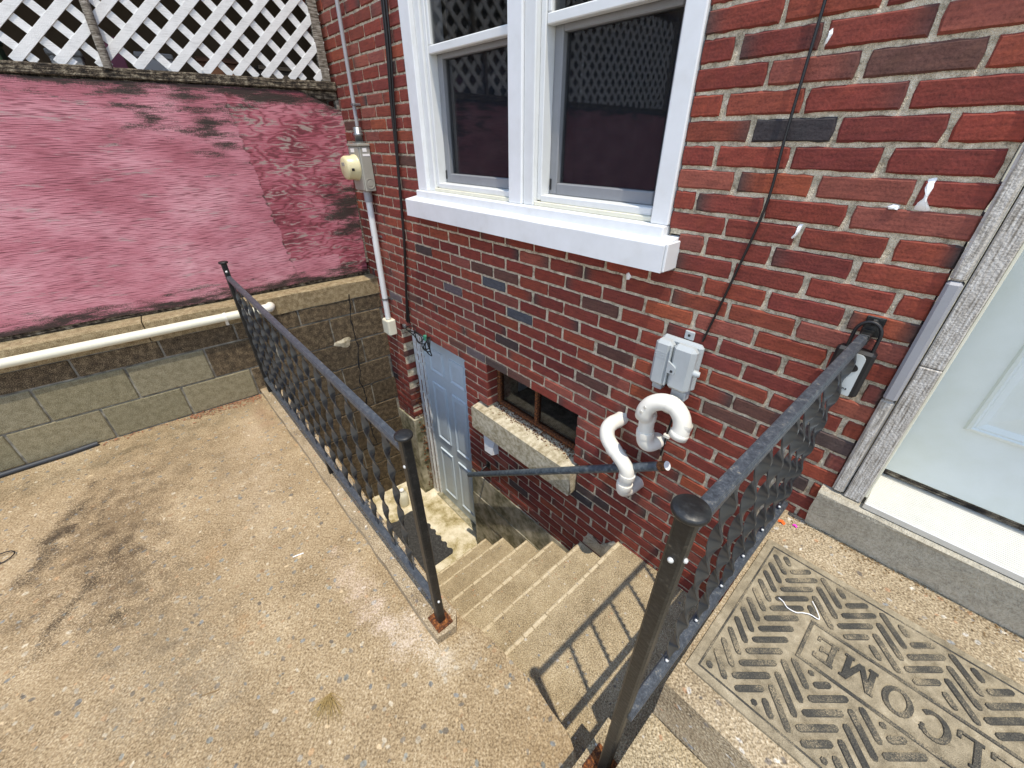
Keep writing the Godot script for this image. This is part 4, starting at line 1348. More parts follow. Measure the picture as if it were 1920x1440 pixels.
# channel with a moulded top, between two points
func handrail(st: SurfaceTool, a: Vector3, b: Vector3, w: float, h: float) -> void:
	var d := (b - a).normalized()
	var side := d.cross(Vector3.UP).normalized()
	var up := side.cross(d)
	var tf := Transform3D(Basis(side, up, d), a)
	var L := a.distance_to(b)
	var prof := [Vector2(-w * 0.5, -h), Vector2(-w * 0.5, -h * 0.45), Vector2(-w * 0.42, -h * 0.3), Vector2(-w * 0.42, -0.004), Vector2(-w * 0.34, 0.0), Vector2(w * 0.34, 0.0), Vector2(w * 0.42, -0.004), Vector2(w * 0.42, -h * 0.3), Vector2(w * 0.5, -h * 0.45), Vector2(w * 0.5, -h)]
	var n := prof.size()
	for i in n:
		var p: Vector2 = prof[i]
		var q: Vector2 = prof[(i + 1) % n]
		quad(st, tf * V(p.x, p.y, 0), tf * V(q.x, q.y, 0), tf * V(q.x, q.y, L), tf * V(p.x, p.y, L), tf * V(0, -h * 0.5, L * 0.5))
	for z in [0.0, L]:
		for i in range(1, n - 1):
			tri_out(st, tf * V(prof[0].x, prof[0].y, z), tf * V(prof[i].x, prof[i].y, z), tf * V(prof[i + 1].x, prof[i + 1].y, z), tf * V(0, -h * 0.5, L * 0.5))

func bolt(parent: Node, at: Vector3, axis: Vector3, r := 0.007) -> void:
	var st := newst()
	lathe(st, at, axis, [Vector2(r, -0.002), Vector2(r, 0.002), Vector2(r * 0.6, 0.0045), Vector2(0, 0.005)], 10)
	put(st, "bolt", M.bolt, parent)

func build_railings() -> void:
	# along the stair well
	var z := 1.068
	var r := thing("iron_railing", V(-0.93, -1.322, z), "black wrought-iron railing with twisted bars along the patio kerb", "railing", "wrought-iron railings")
	var o := -r.position
	var st := newst()
	slanted_post(st, V(-0.917, -1.318, z) + o, V(-0.944, -0.352, z + 0.004) + o, 0.0165)
	put(st, "post", M.iron, r)
	st = newst()
	post_cap(st, V(-0.9445, -0.346, z + 0.004) + o, 0.0295)
	put(st, "post_cap", M.iron, r)
	st = newst()
	slanted_post(st, V(-3.385, -1.318, z) + o, V(-3.375, -0.292, z) + o, 0.0165)
	put(st, "post", M.iron, r)
	st = newst()
	post_cap(st, V(-3.375, -0.286, z) + o, 0.0295)
	put(st, "post_cap", M.iron, r)
	st = newst()
	handrail(st, V(-0.962, -0.392, z) + o, V(-3.36, -0.376, z) + o, 0.031, 0.024)
	put(st, "top_rail", M.rail, r)
	st = newst()
	handrail(st, V(-0.94, -1.178, z) + o, V(-3.37, -1.185, z) + o, 0.032, 0.022)
	put(st, "bottom_rail", M.rail, r)
	for i in 14:
		var x := -1.112 - i * 0.1655
		st = newst()
		twisted(st, V(x, -1.184, z) + o, V(x - rng.randf_range(0.0, 0.004), -0.415, z) + o, 0.025, 0.0045, 3.0 + rng.randf_range(-0.06, 0.06), rng.randf_range(-0.15, 0.15))
		put(st, "twisted_bar", M.bar, r)
	bolt(r, V(-0.941, -0.46, z + 0.0195) + o, Vector3.BACK, 0.006)
	bolt(r, V(-0.896, -1.16, z + 0.004) + o, Vector3.RIGHT, 0.005)
	bolt(r, V(-3.357, -0.345, z + 0.002) + o, Vector3.RIGHT, 0.008)
	part(r, "support", M.iron, [[V(-2.13, -1.3225, z - 0.012) + o, V(-2.105, -1.2, z + 0.012) + o]], 0.002)
	part(r, "foot_plate", M.rust, [[V(-0.958, -1.324, z - 0.035) + o, V(-0.874, -1.314, z + 0.038) + o]], 0.002)
	# beside the stoop, into the brick wall
	var q := thing("iron_railing", V(-0.12, -1.19, 0.98), "black wrought-iron railing running from brick wall beside the doormat", "railing", "wrought-iron railings")
	o = -q.position
	var foot := V(-0.150, -1.188, 0.985)
	var head := V(-0.123, -0.018, 1.038)
	st = newst()
	slanted_post(st, foot + o, head + o, 0.0145)
	put(st, "post", M.iron, q)
	st = newst()
	post_cap(st, head + V(0, 0.006, 0) + o, 0.0268)
	put(st, "post_cap", M.iron, q)
	st = newst()
	handrail(st, V(-0.1235, -0.040, 1.02) + o, V(-0.1125, -0.049, 0.056) + o, 0.026, 0.022)
	put(st, "top_rail", M.rail, q)
	st = newst()
	handrail(st, V(-0.128, -0.728, 1.005) + o, V(-0.112, -0.735, 0.012) + o, 0.028, 0.018)
	put(st, "bottom_rail", M.rail, q)
	for i in 6:
		var zz := 0.824 - i * 0.1525
		st = newst()
		var x := -0.1265 + (1.0 - zz) * 0.013
		twisted(st, V(x, -0.748, zz) + o, V(x + 0.002, -0.060, zz) + o, 0.025, 0.005, 3.0 + rng.randf_range(-0.05, 0.05), PI * 0.5 + rng.randf_range(-0.1, 0.1))
		put(st, "twisted_bar", M.bar, q)
		bolt(q, V(x + 0.0, -0.722, zz + 0.012) + o, Vector3(0.0, 0.7, 0.7), 0.0045)
	bolt(q, V(-0.1252, -0.112, 1.0485) + o, Vector3.BACK, 0.0048)
	bolt(q, V(-0.1108, -0.112, 1.034) + o, Vector3.RIGHT, 0.0045)
	part(q, "wall_flange", M.iron, [[V(-0.128, -0.066, 0.001) + o, V(-0.084, -0.008, 0.007) + o], [V(-0.122, -0.076, 0.0075) + o, V(-0.098, -0.046, 0.060) + o]], 0.002)
	var sb := newst()
	lathe(sb, V(-0.106, -0.022, 0.007) + o, Vector3.BACK, [Vector2(0.010, 0.0), Vector2(0.010, 0.004), Vector2(0.006, 0.009), Vector2(0, 0.010)], 6, false)
	put(sb, "bolt", M.iron, q)
	part(q, "foot_plate", M.rust, [[V(-0.195, -1.1905, 0.945) + o, V(-0.105 - 0.002, -1.182, 1.03) + o]], 0.002)
	# key safe hung from the rail end
	var k := thing("key_lock_box", V(-0.11, -0.24, 0.04), "small black and white key lock box hanging from railing end", "lock box")
	o = -k.position
	part(k, "body", M.black, [[V(-0.160, -0.245, 0.012) + o, V(-0.066, -0.098, 0.050) + o]], 0.008)
	var pl := mat(s8(196, 202, 200), 0.4)
	st = newst()
	var poly := PackedVector2Array()
	for c in [[-0.144, -0.107, 1.0], [-0.083, -0.107, 1.0], [-0.083, -0.240, 0.25], [-0.144, -0.240, 0.25]]:
		var sx := 1.0 if c[0] > -0.11 else -1.0
		var sy := 1.0 if c[1] > -0.17 else -1.0
		var rr: float = 0.016 * c[2]
		for a in 5:
			var an: float = a / 4.0 * PI * 0.5
			var dx := cos(an) if sx * sy > 0 else sin(an)
			var dy := sin(an) if sx * sy > 0 else cos(an)
			poly.append(Vector2(c[0] - sx * rr + sx * rr * dx, c[1] - sy * rr + sy * rr * dy))
	poly = Geometry2D.convex_hull(poly)
	plate(st, poly, 0.0525, 0.004)
	var tf := put(st, "face_plate", pl, k)
	tf.position = o
	st = newst()
	var kn := PackedVector2Array()
	for a in 20: kn.append(Vector2(-0.110 + 0.020 * cos(TAU * a / 20) * (1.0 - 0.12 * sin(TAU * a / 20)), -0.150 + 0.014 * sin(TAU * a / 20)))
	plate(st, kn, 0.055, 0.004)
	put(st, "cover", M.black, k).position = o
	st = newst()
	var arc := []
	for a in 13: arc.append(V(-0.1085 + 0.030 * cos(PI * a / 12.0), -0.052 + 0.036 * sin(PI * a / 12.0), 0.034) + o)
	arc.push_front(V(-0.0785, -0.105, 0.034) + o)
	arc.append(V(-0.1385, -0.105, 0.034) + o)
	tube(st, arc, 0.0048, 10)
	put(st, "shackle", M.black, k)
	var tm := TextMesh.new()
	var fnt := SystemFont.new()
	fnt.font_names = PackedStringArray(["Droid Sans"])
	fnt.font_weight = 700
	tm.font = fnt
	tm.text = "Puroma"
	tm.font_size = 16
	tm.pixel_size = 0.00062
	tm.depth = 0.0006
	var ti := MeshInstance3D.new()
	ti.mesh = tm
	ti.name = "lettering"
	ti.material_override = M.black
	k.add_child(ti, true)
	ti.position = V(-0.112, -0.219, 0.0529) + o

# ---------------------------------------------------------------- things fixed to the wall
func build_wall_fittings() -> void:
	# electricity meter
	var m := thing("electric_meter", V(-3.21, 0.09, 0.0), "grey electric meter box with round cream meter on brick wall", "meter")
	var o := -m.position
	part(m, "box_body", M.meter_grey, [[V(-3.298, 0.096, 0.002) + o, V(-3.122, 0.382, 0.082) + o]], 0.005)
	part(m, "top_cover", M.meter_grey, [[V(-3.304, 0.3825, 0.002) + o, V(-3.116, 0.398, 0.09) + o]], 0.003)
	part(m, "front_cover", M.meter_grey, [[V(-3.290, 0.104, 0.0825) + o, V(-3.130, 0.374, 0.088) + o]], 0.002)
	var st := newst()
	lathe(st, V(-3.212, 0.250, 0.088) + o, Vector3.BACK, [Vector2(0.083, 0.0), Vector2(0.083, 0.014), Vector2(0.076, 0.018), Vector2(0.076, 0.074), Vector2(0.071, 0.084), Vector2(0.058, 0.090), Vector2(0.0, 0.091)], 36)
	var dial := put(st, "meter", M.meter_cream, m)
	part(dial, "label_plate", M.meter_grey, [[V(-3.238, 0.263, 0.1785) + o, V(-3.190, 0.285, 0.1805) + o]], 0.001)
	part(dial, "label_plate", M.black, [[V(-3.1375, 0.232, 0.135) + o, V(-3.1345, 0.250, 0.155) + o]], 0.0005)
	st = newst()
	lathe(st, V(-3.1215, 0.148, 0.042) + o, Vector3.RIGHT, [Vector2(0.034, 0.0), Vector2(0.034, 0.003), Vector2(0.030, 0.003), Vector2(0.029, 0.001), Vector2(0.020, 0.001), Vector2(0.019, 0.003), Vector2(0.0, 0.003)], 24, false)
	put(st, "knockout", M.meter_grey, m)
	part(m, "sticker", M.caulk, [[V(-3.1218, 0.348, 0.03) + o, V(-3.1205, 0.372, 0.06) + o], [V(-3.1218, 0.322, 0.012) + o, V(-3.1205, 0.336, 0.064) + o]], 0.0)
	part(m, "sticker", M.caulk, [[V(-3.255, 0.345, 0.0885) + o, V(-3.195, 0.368, 0.0895) + o]], 0.0)
	st = newst()
	lathe(st, V(-3.192, 0.3985, 0.04) + o, Vector3.UP, [Vector2(0.045, 0.0), Vector2(0.045, 0.008), Vector2(0.026, 0.012), Vector2(0.026, 0.045), Vector2(0.033, 0.047), Vector2(0.033, 0.060), Vector2(0.026, 0.062), Vector2(0.028, 0.095), Vector2(0.015, 0.10)], 16)
	put(st, "hub", M.galv, m)
	# service pipe up the wall and conduit down to the small box
	var c := thing("service_conduit", V(-3.192, 0.5, 0.03), "thin grey pipe rising up brick wall above the electric meter", "conduit")
	st = newst()
	tube(st, [V(-3.190, 0.502, 0.036) - c.position, V(-3.175, 1.1, 0.036) - c.position, V(-3.165, 2.4, 0.036) - c.position], 0.0125, 12)
	put(st, "pipe", M.trim_grey, c)
	part(c, "strap", M.galv, [[V(-3.206, 0.618, 0.001) - c.position, V(-3.158, 0.632, 0.05) - c.position]], 0.002)
	c = thing("meter_conduit", V(-3.2, -0.93, 0.03), "white plastic conduit running down wall from meter to small box", "conduit")
	o = -c.position
	st = newst()
	tube(st, [V(-3.196, 0.094, 0.042) + o, V(-3.198, 0.02, 0.042) + o], 0.030, 16)
	put(st, "coupling", M.trim_grey, c)
	st = newst()
	tube(st, [V(-3.198, 0.05, 0.042) + o, V(-3.208, -0.45, 0.042) + o, V(-3.216, -0.925, 0.042) + o], 0.0235, 16)
	put(st, "pipe", M.vinyl, c)
	for y in [-0.235, -0.745]:
		part(c, "strap", M.galv, [[V(-3.238, y - 0.008, 0.001) + o, V(-3.158, y + 0.008, 0.006) + o]], 0.001)
		st = newst()
		tube(st, [V(-3.207 + y * 0.008, y - 0.008, 0.042) + o, V(-3.207 + y * 0.008, y + 0.008, 0.042) + o], 0.0262, 16)
		put(st, "strap", M.galv, c)
	part(c, "junction_box", M.old_pvc, [[V(-3.275, -1.068, 0.001) + o, V(-3.165, -0.93, 0.072) + o]], 0.006)
	part(c, "box_cover", M.old_pvc, [[V(-3.270, -1.062, 0.0725) + o, V(-3.170, -0.936, 0.078) + o]], 0.003)
	# black cables by the window and their tangle over the basement door
	for a in [[0.0, 0.0085], [0.03, 0.006], [-0.024, 0.004]]:
		var dx: float = a[0]
		var cb := thing("black_cable", V(-2.65 + dx, -0.9, 0.02), ["thick black cable hanging down brick wall left of white window", "black cable hanging beside the thickest one left of white window", "thin black cable hanging left of the thick window-side cables"][[0.0, 0.03, -0.024].find(dx)], "cable", "cables beside the window")
		st = newst()
		var pts := smooth_path([V(-2.615 + dx, 2.3, 0.02), V(-2.628 + dx, 1.07, 0.022), V(-2.685 + dx * 0.8, 0.6, 0.022), V(-2.715 + dx * 0.4, 0.31, 0.021), V(-2.775 + dx * 0.3, -0.2, 0.02), V(-2.86 + dx * 0.3, -0.62, 0.02), V(-2.90 + dx, -0.87, 0.022)], 5)
		for i in pts.size(): pts[i] -= cb.position
		tube(st, pts, a[1], 8)
		put(st, "strand", M.cable, cb)
	var tg := thing("cable_tangle", V(-2.7, -0.93, 0.02), "tangled black cable loops hanging over the basement door corner", "cable")
	for L in [[-2.86, -0.93, 0.07, 0.04, 0.3], [-2.74, -0.95, 0.09, 0.045, -0.2], [-2.64, -0.98, 0.05, 0.07, 0.1], [-2.62, -0.97, 0.045, 0.06, 0.9], [-2.80, -0.96, 0.10, 0.03, -0.4], [-2.6, -0.99, 0.035, 0.085, 0.2]]:
		st = newst()
		var pts := []
		for i in 19:
			var an: float = TAU * i / 18.0
			pts.append(V(L[0] + L[2] * cos(an), L[1] + L[3] * sin(an + L[4]), 0.022 + 0.014 * sin(an * 2.0 + L[4] * 9.0)) - tg.position)
		tube(st, pts, 0.0045, 7, false)
		put(st, "loop", M.cable, tg)
	part(tg, "splice", mat(s8(60, 130, 104), 0.5), [[V(-2.655, -0.945, 0.012) - tg.position, V(-2.625, -0.90, 0.034) - tg.position]], 0.004)
	part(tg, "clamp", M.galv, [[V(-3.0, -0.945, 0.004) - tg.position, V(-2.965, -0.915, 0.026) - tg.position]], 0.004)
	# thin wire on the right
	var wr := thing("black_wire", V(-0.48, -0.2, 0.012), "thin black wire slanting down brick wall to the grey box", "wire")
	st = newst()
	var wp := smooth_path([V(-0.476, 1.8, 0.013), V(-0.474, 0.713, 0.014), V(-0.473, 0.433, 0.016), V(-0.472, 0.238, 0.013), V(-0.514, -0.023, 0.009), V(-0.552, -0.235, 0.012)], 6)
	for i in wp.size(): wp[i] -= wr.position
	tube(st, wp, 0.0042, 8)
	put(st, "strand", M.cable, wr)
	# grey network box
	var b := thing("utility_box", V(-0.62, -0.45, 0.0), "light grey plastic utility box with latch on brick wall", "utility box")
	o = -b.position
	part(b, "back_plate", M.grey_plastic, [[V(-0.706, -0.452, 0.001) + o, V(-0.536, -0.248, 0.032) + o]], 0.012)
	part(b, "cover", M.grey_plastic, [[V(-0.704, -0.450, 0.0325) + o, V(-0.634, -0.250, 0.082) + o]], 0.014)
	part(b, "cover", M.grey_plastic, [[V(-0.632, -0.446, 0.0325) + o, V(-0.538, -0.250, 0.080) + o]], 0.016)
	part(b, "hinge_rib", M.grey_plastic, [[V(-0.6365, -0.436, 0.07) + o, V(-0.6295, -0.262, 0.0845) + o]], 0.002)
	part(b, "mounting_tab", M.grey_plastic, [[V(-0.626, -0.2475, 0.001) + o, V(-0.588, -0.212, 0.010) + o]], 0.003)
	st = newst()
	lathe(st, V(-0.607, -0.229, 0.010) + o, Vector3.BACK, [Vector2(0.006, 0.0), Vector2(0.004, 0.003), Vector2(0, 0.0032)], 8)
	put(st, "screw", M.black, b)
	st = newst()
	plate(st, PackedVector2Array([Vector2(-0.632, -0.372), Vector2(-0.602, -0.372), Vector2(-0.599, -0.366), Vector2(-0.599, -0.343), Vector2(-0.604, -0.337), Vector2(-0.632, -0.322)]), 0.088, 0.008)
	var la := put(st, "latch", M.grey_plastic, b)
	la.position = o
	st = newst()
	lathe(st, V(-0.611, -0.360, 0.088), Vector3.BACK, [Vector2(0.006, 0.0), Vector2(0.005, 0.003), Vector2(0, 0.003)], 10)
	put(st, "screw", M.black, la)
	st = newst()
	tube(st, [V(-0.548, -0.352, 0.052) + o, V(-0.528, -0.352, 0.052) + o, V(-0.516, -0.352, 0.048) + o], [0.014, 0.014, 0.010], 12)
	put(st, "lug", M.grey_plastic, b)
	part(b, "cable_port", M.grey_plastic, [[V(-0.700, -0.486, 0.006) + o, V(-0.658, -0.4525, 0.045) + o]], 0.003)
	part(b, "cable_port", M.grey_plastic, [[V(-0.612, -0.496, 0.006) + o, V(-0.55, -0.4525, 0.05) + o]], 0.005)
	# raised lettering lines moulded into the covers
	st = newst()
	for k in 3:
		for j in 5:
			box(st, V(-0.694 + j * 0.010, -0.300 - k * 0.011, 0.0818) + o, V(-0.694 + j * 0.010 + 0.0065, -0.2955 - k * 0.011, 0.0832) + o, 0.0)
	put(st, "embossing", M.grey_plastic, b)
	# black drop wire and clip below
	var dw := thing("drop_wire", V(-0.6, -0.7, 0.012), "short black wire dropping below grey box with white clip", "wire")
	o = -dw.position
	st = newst()
	var dp := smooth_path([V(-0.585, -0.492, 0.03), V(-0.592, -0.60, 0.014), V(-0.600, -0.72, 0.012), V(-0.605, -0.83, 0.014)], 5)
	for i in dp.size(): dp[i] += o
	tube(st, dp, 0.0045, 8)
	put(st, "strand", M.cable, dw)
	part(dw, "clip", M.pvc, [[V(-0.612, -0.722, 0.003) + o, V(-0.583, -0.702, 0.024) + o]], 0.004)
	build_vents()
	# pipe handrail down the stairs
	var h := thing("pipe_handrail", V(-1.3, -1.36, 0.09), "grey painted steel pipe handrail sloping down brick wall by steps", "handrail")
	o = -h.position
	st = newst()
	tube(st, [V(-2.062, -1.930, 0.097) + o, V(-1.3, -1.366, 0.094) + o, V(-0.535, -0.800, 0.09) + o], 0.0215, 16)
	put(st, "pipe", M.steel_paint, h)
	st = newst()
	tube(st, [V(-0.566, -0.823, 0.0905) + o, V(-0.5342, -0.7995, 0.09) + o], 0.0222, 16)
	put(st, "rusty_end", M.rust, h)
	st = newst()
	tube(st, [V(-0.5345, -0.7997, 0.09) + o, V(-0.5325, -0.7982, 0.09) + o], 0.0205, 16)
	put(st, "end_plug", M.caulk, h)
	for x in [-0.80, -1.93]:
		var y: float = lerpf(-0.800, -1.930, (x + 0.535) / (-2.062 + 0.535))
		st = newst()
		box(st, V(x - 0.018, y + 0.01, 0.001) + o, V(x + 0.018, y + 0.075, 0.008) + o, 0.002)
		tube(st, [V(x, y + 0.04, 0.008) + o, V(x, y + 0.035, 0.05) + o, V(x, y + 0.002, 0.085) + o], 0.009, 8)
		put(st, "bracket", M.galv if x > -1.0 else M.iron, h)
	# white hood under the basement ledge
	var v := thing("vent_hood", V(-1.86, -1.6, 0.0), "crumpled white plastic vent hood under the basement window ledge", "vent")
	o = -v.position
	st = newst()
	var top := [V(-1.922, -1.458, 0.004), V(-1.80, -1.458, 0.004), V(-1.80, -1.462, 0.032), V(-1.922, -1.462, 0.036)]
	var bot := [V(-1.928, -1.575, 0.004), V(-1.79, -1.588, 0.004), V(-1.805, -1.582, 0.058), V(-1.90, -1.598, 0.05)]
	for i in 4: quad(st, top[i] + o, top[(i + 1) % 4] + o, bot[(i + 1) % 4] + o, bot[i] + o, V(-1.86, -1.52, 0.02) + o)
	quad(st, top[0] + o, top[1] + o, top[2] + o, top[3] + o, V(-1.86, -1.6, 0.02) + o)
	quad(st, bot[0] + o, bot[1] + o, bot[2] + o, bot[3] + o, V(-1.86, -1.4, 0.02) + o)
	put(st, "hood", M.vinyl, v)
	# plastic drain along the block wall
	var pp := thing("drain_pipe", V(-3.46, -0.67, 1.1), "long white plastic pipe fixed along the block wall below pink fence", "pipe")
	var tfm := Transform3D(Basis.from_euler(V(0, SIDE_TURN, 0)), SIDE_AT)
	st = newst()
	tube(st, [tfm * V(0.046, -0.668, 0.93) - pp.position, tfm * V(0.046, -0.674, 2.4) - pp.position, tfm * V(0.046, -0.680, 5.2) - pp.position], 0.0295, 18)
	put(st, "pipe", M.old_pvc, pp)
	st = newst()
	tube(st, smooth_path([tfm * V(0.046, -0.668, 0.95) - pp.position, tfm * V(0.046, -0.668, 0.90) - pp.position, tfm * V(0.036, -0.668, 0.872) - pp.position, tfm * V(-0.02, -0.668, 0.862) - pp.position], 4), 0.0335, 16)
	put(st, "elbow", M.pvc, pp)
	st = newst()
	tube(st, [tfm * V(0.046, -0.669, 1.16) - pp.position, tfm * V(0.046, -0.669, 1.175) - pp.position], 0.0325, 16)
	box(st, tfm * V(0.0, -0.74, 1.16) - pp.position, tfm * V(0.02, -0.69, 1.178) - pp.position, 0.001)
	put(st, "strap", M.pvc, pp)

func ring_fit(parent: Node, a: Vector3, b: Vector3, r: float) -> void:
	var st := newst()
	var d := (b - a)
	tube(st, [a, a + d * 0.15, a + d * 0.85, b], [r * 0.975, r, r, r * 0.975], 22)
	put(st, "coupling", M.pvc, parent)

func shifted(pts: Array, o: Vector3) -> Array:
	var out := []
	for p in pts: out.append(p + o)
	return out

func build_vents() -> void:
	var r := 0.034
	# the upright one that bends over
	var v := thing("hooked_vent_pipe", V(-0.62, -0.73, 0.0), "white plastic vent pipe hooked over with open end facing down", "pipe")
	var o := -v.position
	var st := newst()
	tube(st, shifted(smooth_path([V(-0.635, -0.762, -0.01), V(-0.637, -0.762, 0.035), V(-0.648, -0.758, 0.068), V(-0.660, -0.735, 0.085), V(-0.664, -0.70, 0.088)], 6), o), r + 0.0015, 24)
	put(st, "elbow", M.pvc, v)
	st = newst()
	tube(st, [V(-0.664, -0.71, 0.088) + o, V(-0.668, -0.58, 0.091) + o], r - 0.001, 24)
	put(st, "pipe", M.pvc, v)
	ring_fit(v, V(-0.6635, -0.712, 0.0880) + o, V(-0.665, -0.678, 0.0886) + o, r + 0.0045)
	ring_fit(v, V(-0.667, -0.622, 0.0900) + o, V(-0.668, -0.588, 0.0908) + o, r + 0.0045)
	var arc := []
	var ca := V(-0.588, -0.578, 0.108)
	for i in 21:
		var an := PI * (1.0 - i / 20.0) - maxf(0.0, i - 14) * 0.045
		arc.append(ca + V(0.080 * cos(an), 0.090 * sin(an), 0.020 * -cos(an) + maxf(0.0, i - 12) * 0.0032))
	arc.push_front(V(-0.668, -0.605, 0.0905))
	st = newst()
	tube(st, shifted(arc, o), r + 0.0012, 26, false)
	put(st, "bend", M.pvc, v)
	st = newst()
	var e0: Vector3 = arc[-1] + o
	var dirn: Vector3 = (arc[-1] - arc[-2]).normalized()
	lathe(st, e0, dirn, [Vector2(r + 0.001, -0.014), Vector2(r + 0.004, -0.010), Vector2(r + 0.004, 0.012), Vector2(r - 0.0005, 0.012), Vector2(r - 0.0015, -0.06)], 26)
	put(st, "open_end", M.pvc, v)
	ring_fit(v, arc[11] + o, arc[13] + o, r + 0.003)
	for k in [3, 5]:
		st = newst()
		lathe(st, arc[k] + o + V(0.0, 0.006, r + 0.001), V(-0.2, 0.1, 1), [Vector2(0.007, 0.0), Vector2(0.007, 0.0014), Vector2(0.0045, 0.0014), Vector2(0.0045, 0.0002), Vector2(0.0, 0.0002)], 14)
		put(st, "moulded_mark", M.pvc, v)
	# the one that snakes down
	v = thing("snaking_vent_pipe", V(-0.78, -0.95, 0.0), "white plastic vent pipe snaking down brick wall behind handrail", "pipe")
	o = -v.position
	st = newst()
	tube(st, shifted(smooth_path([V(-0.840, -0.752, -0.01), V(-0.842, -0.753, 0.03), V(-0.850, -0.757, 0.066), V(-0.852, -0.780, 0.092), V(-0.834, -0.815, 0.108), V(-0.795, -0.845, 0.115)], 6), o), r + 0.0015, 24)
	put(st, "elbow", M.pvc, v)
	st = newst()
	tube(st, shifted(smooth_path([V(-0.805, -0.838, 0.114), V(-0.765, -0.864, 0.118), V(-0.728, -0.888, 0.120), V(-0.702, -0.918, 0.120), V(-0.694, -0.952, 0.120)], 6), o), r + 0.0005, 24)
	put(st, "bend", M.pvc, v)
	ring_fit(v, V(-0.800, -0.841, 0.1145) + o, V(-0.772, -0.860, 0.1175) + o, r + 0.003)
	st = newst()
	tube(st, [V(-0.694, -0.945, 0.120) + o, V(-0.699, -1.02, 0.118) + o], r - 0.001, 24)
	put(st, "pipe", M.pvc, v)
	ring_fit(v, V(-0.6935, -0.937, 0.120) + o, V(-0.6955, -0.969, 0.1195) + o, r + 0.0045)
	ring_fit(v, V(-0.6978, -1.000, 0.1186) + o, V(-0.6998, -1.032, 0.118) + o, r + 0.0045)
	st = newst()
	tube(st, shifted(smooth_path([V(-0.700, -1.028, 0.118), V(-0.701, -1.052, 0.112), V(-0.699, -1.068, 0.086), V(-0.695, -1.070, 0.05), V(-0.692, -1.070, -0.005)], 6), o), r + 0.0015, 24)
	put(st, "elbow", M.pvc, v)

# ---------------------------------------------------------------- doormat
func build_doormat() -> void:
	var y := STOOP
	var d := thing("doormat", V(0.36, y, 0.484), "dusty dark rubber doormat reading WELCOME in raised herringbone ribs", "doormat")
	var o := -d.position
	var st := newst()
	var X0 := -0.092
	var X1 := 0.812
	var Z0 := 0.193
	var Z1 := 0.778
	slab(st, wobble([Vector2(X0, Z0) + Vector2(o.x, o.z), Vector2(X1, Z0) + Vector2(o.x, o.z), Vector2(X1, Z1) + Vector2(o.x, o.z), Vector2(X0, Z1) + Vector2(o.x, o.z)], 0.0012, 0.08), 0.0075, 0.0, Rect2(), 0.003)
	put(st, "backing", M.mat_dust, d)
	# raised rim
	st = newst()
	for r in [[X0 + 0.022, Z0 + 0.022, X1 - 0.022, Z0 + 0.027], [X0 + 0.022, Z1 - 0.027, X1 - 0.022, Z1 - 0.022], [X0 + 0.022, Z0 + 0.0275, X0 + 0.027, Z1 - 0.0275], [X1 - 0.027, Z0 + 0.0275, X1 - 0.022, Z1 - 0.0275]]:
		box(st, V(r[0], y + 0.005, r[1]) + o, V(r[2], y + 0.0095, r[3]) + o, 0.001)
	put(st, "rim", M.mat_rib, d)
	# herringbone ribs, clipped to the field and to the name panel
	var panel := Rect2(0.096, 0.402, 0.53, 0.140)
	st = newst()
	var field := Rect2(X0 + 0.036, Z0 + 0.036, X1 - X0 - 0.072, Z1 - Z0 - 0.072)
	var colw := 0.0745
	var pitch := 0.0435
	for c in range(0, 13):
		var xa := field.position.x + c * colw - 0.02
		var sgn := 1.0 if c % 2 == 0 else -1.0
		for k in range(-4, 20):
			var za := field.position.y + (k + (0.5 if c % 2 == 1 else 0.0)) * pitch
			var a := Vector2(xa + 0.003, za + (0.0 if sgn > 0 else colw))
			var b := Vector2(xa + colw - 0.003, za + (colw if sgn > 0 else 0.0))
			# clip by sampling along the rib
			var run := []
			for t in 25:
				var p := a.lerp(b, t / 24.0)
				if field.has_point(p) and not panel.grow(0.010).has_point(p): run.append(p)
				else:
					if run.size() > 4: rib(st, run[0], run[-1], y, o)
					run = []
			if run.size() > 4: rib(st, run[0], run[-1], y, o)
	var rb := put(st, "ribs", M.mat_rib, d)
	rb.set_meta("kind", "stuff")
	# name panel with its raised frame and letters
	st = newst()
	var pz := panel.position.y
	var pe := panel.end.y
	var px := panel.position.x
	var qx := panel.end.x
	for r in [[px, pz, qx, pz + 0.009], [px, pe - 0.009, qx, pe], [px, pz + 0.0092, px + 0.009, pe - 0.0092], [qx - 0.009, pz + 0.0092, qx, pe - 0.0092]]:
		box(st, V(r[0], y + 0.005, r[1]) + o, V(r[2], y + 0.0118, r[3]) + o, 0.0015)
	put(st, "name_frame", M.mat_rib, d)
	letters(d, px + 0.022, qx - 0.022, pz + 0.034, pe - 0.034, y, o)

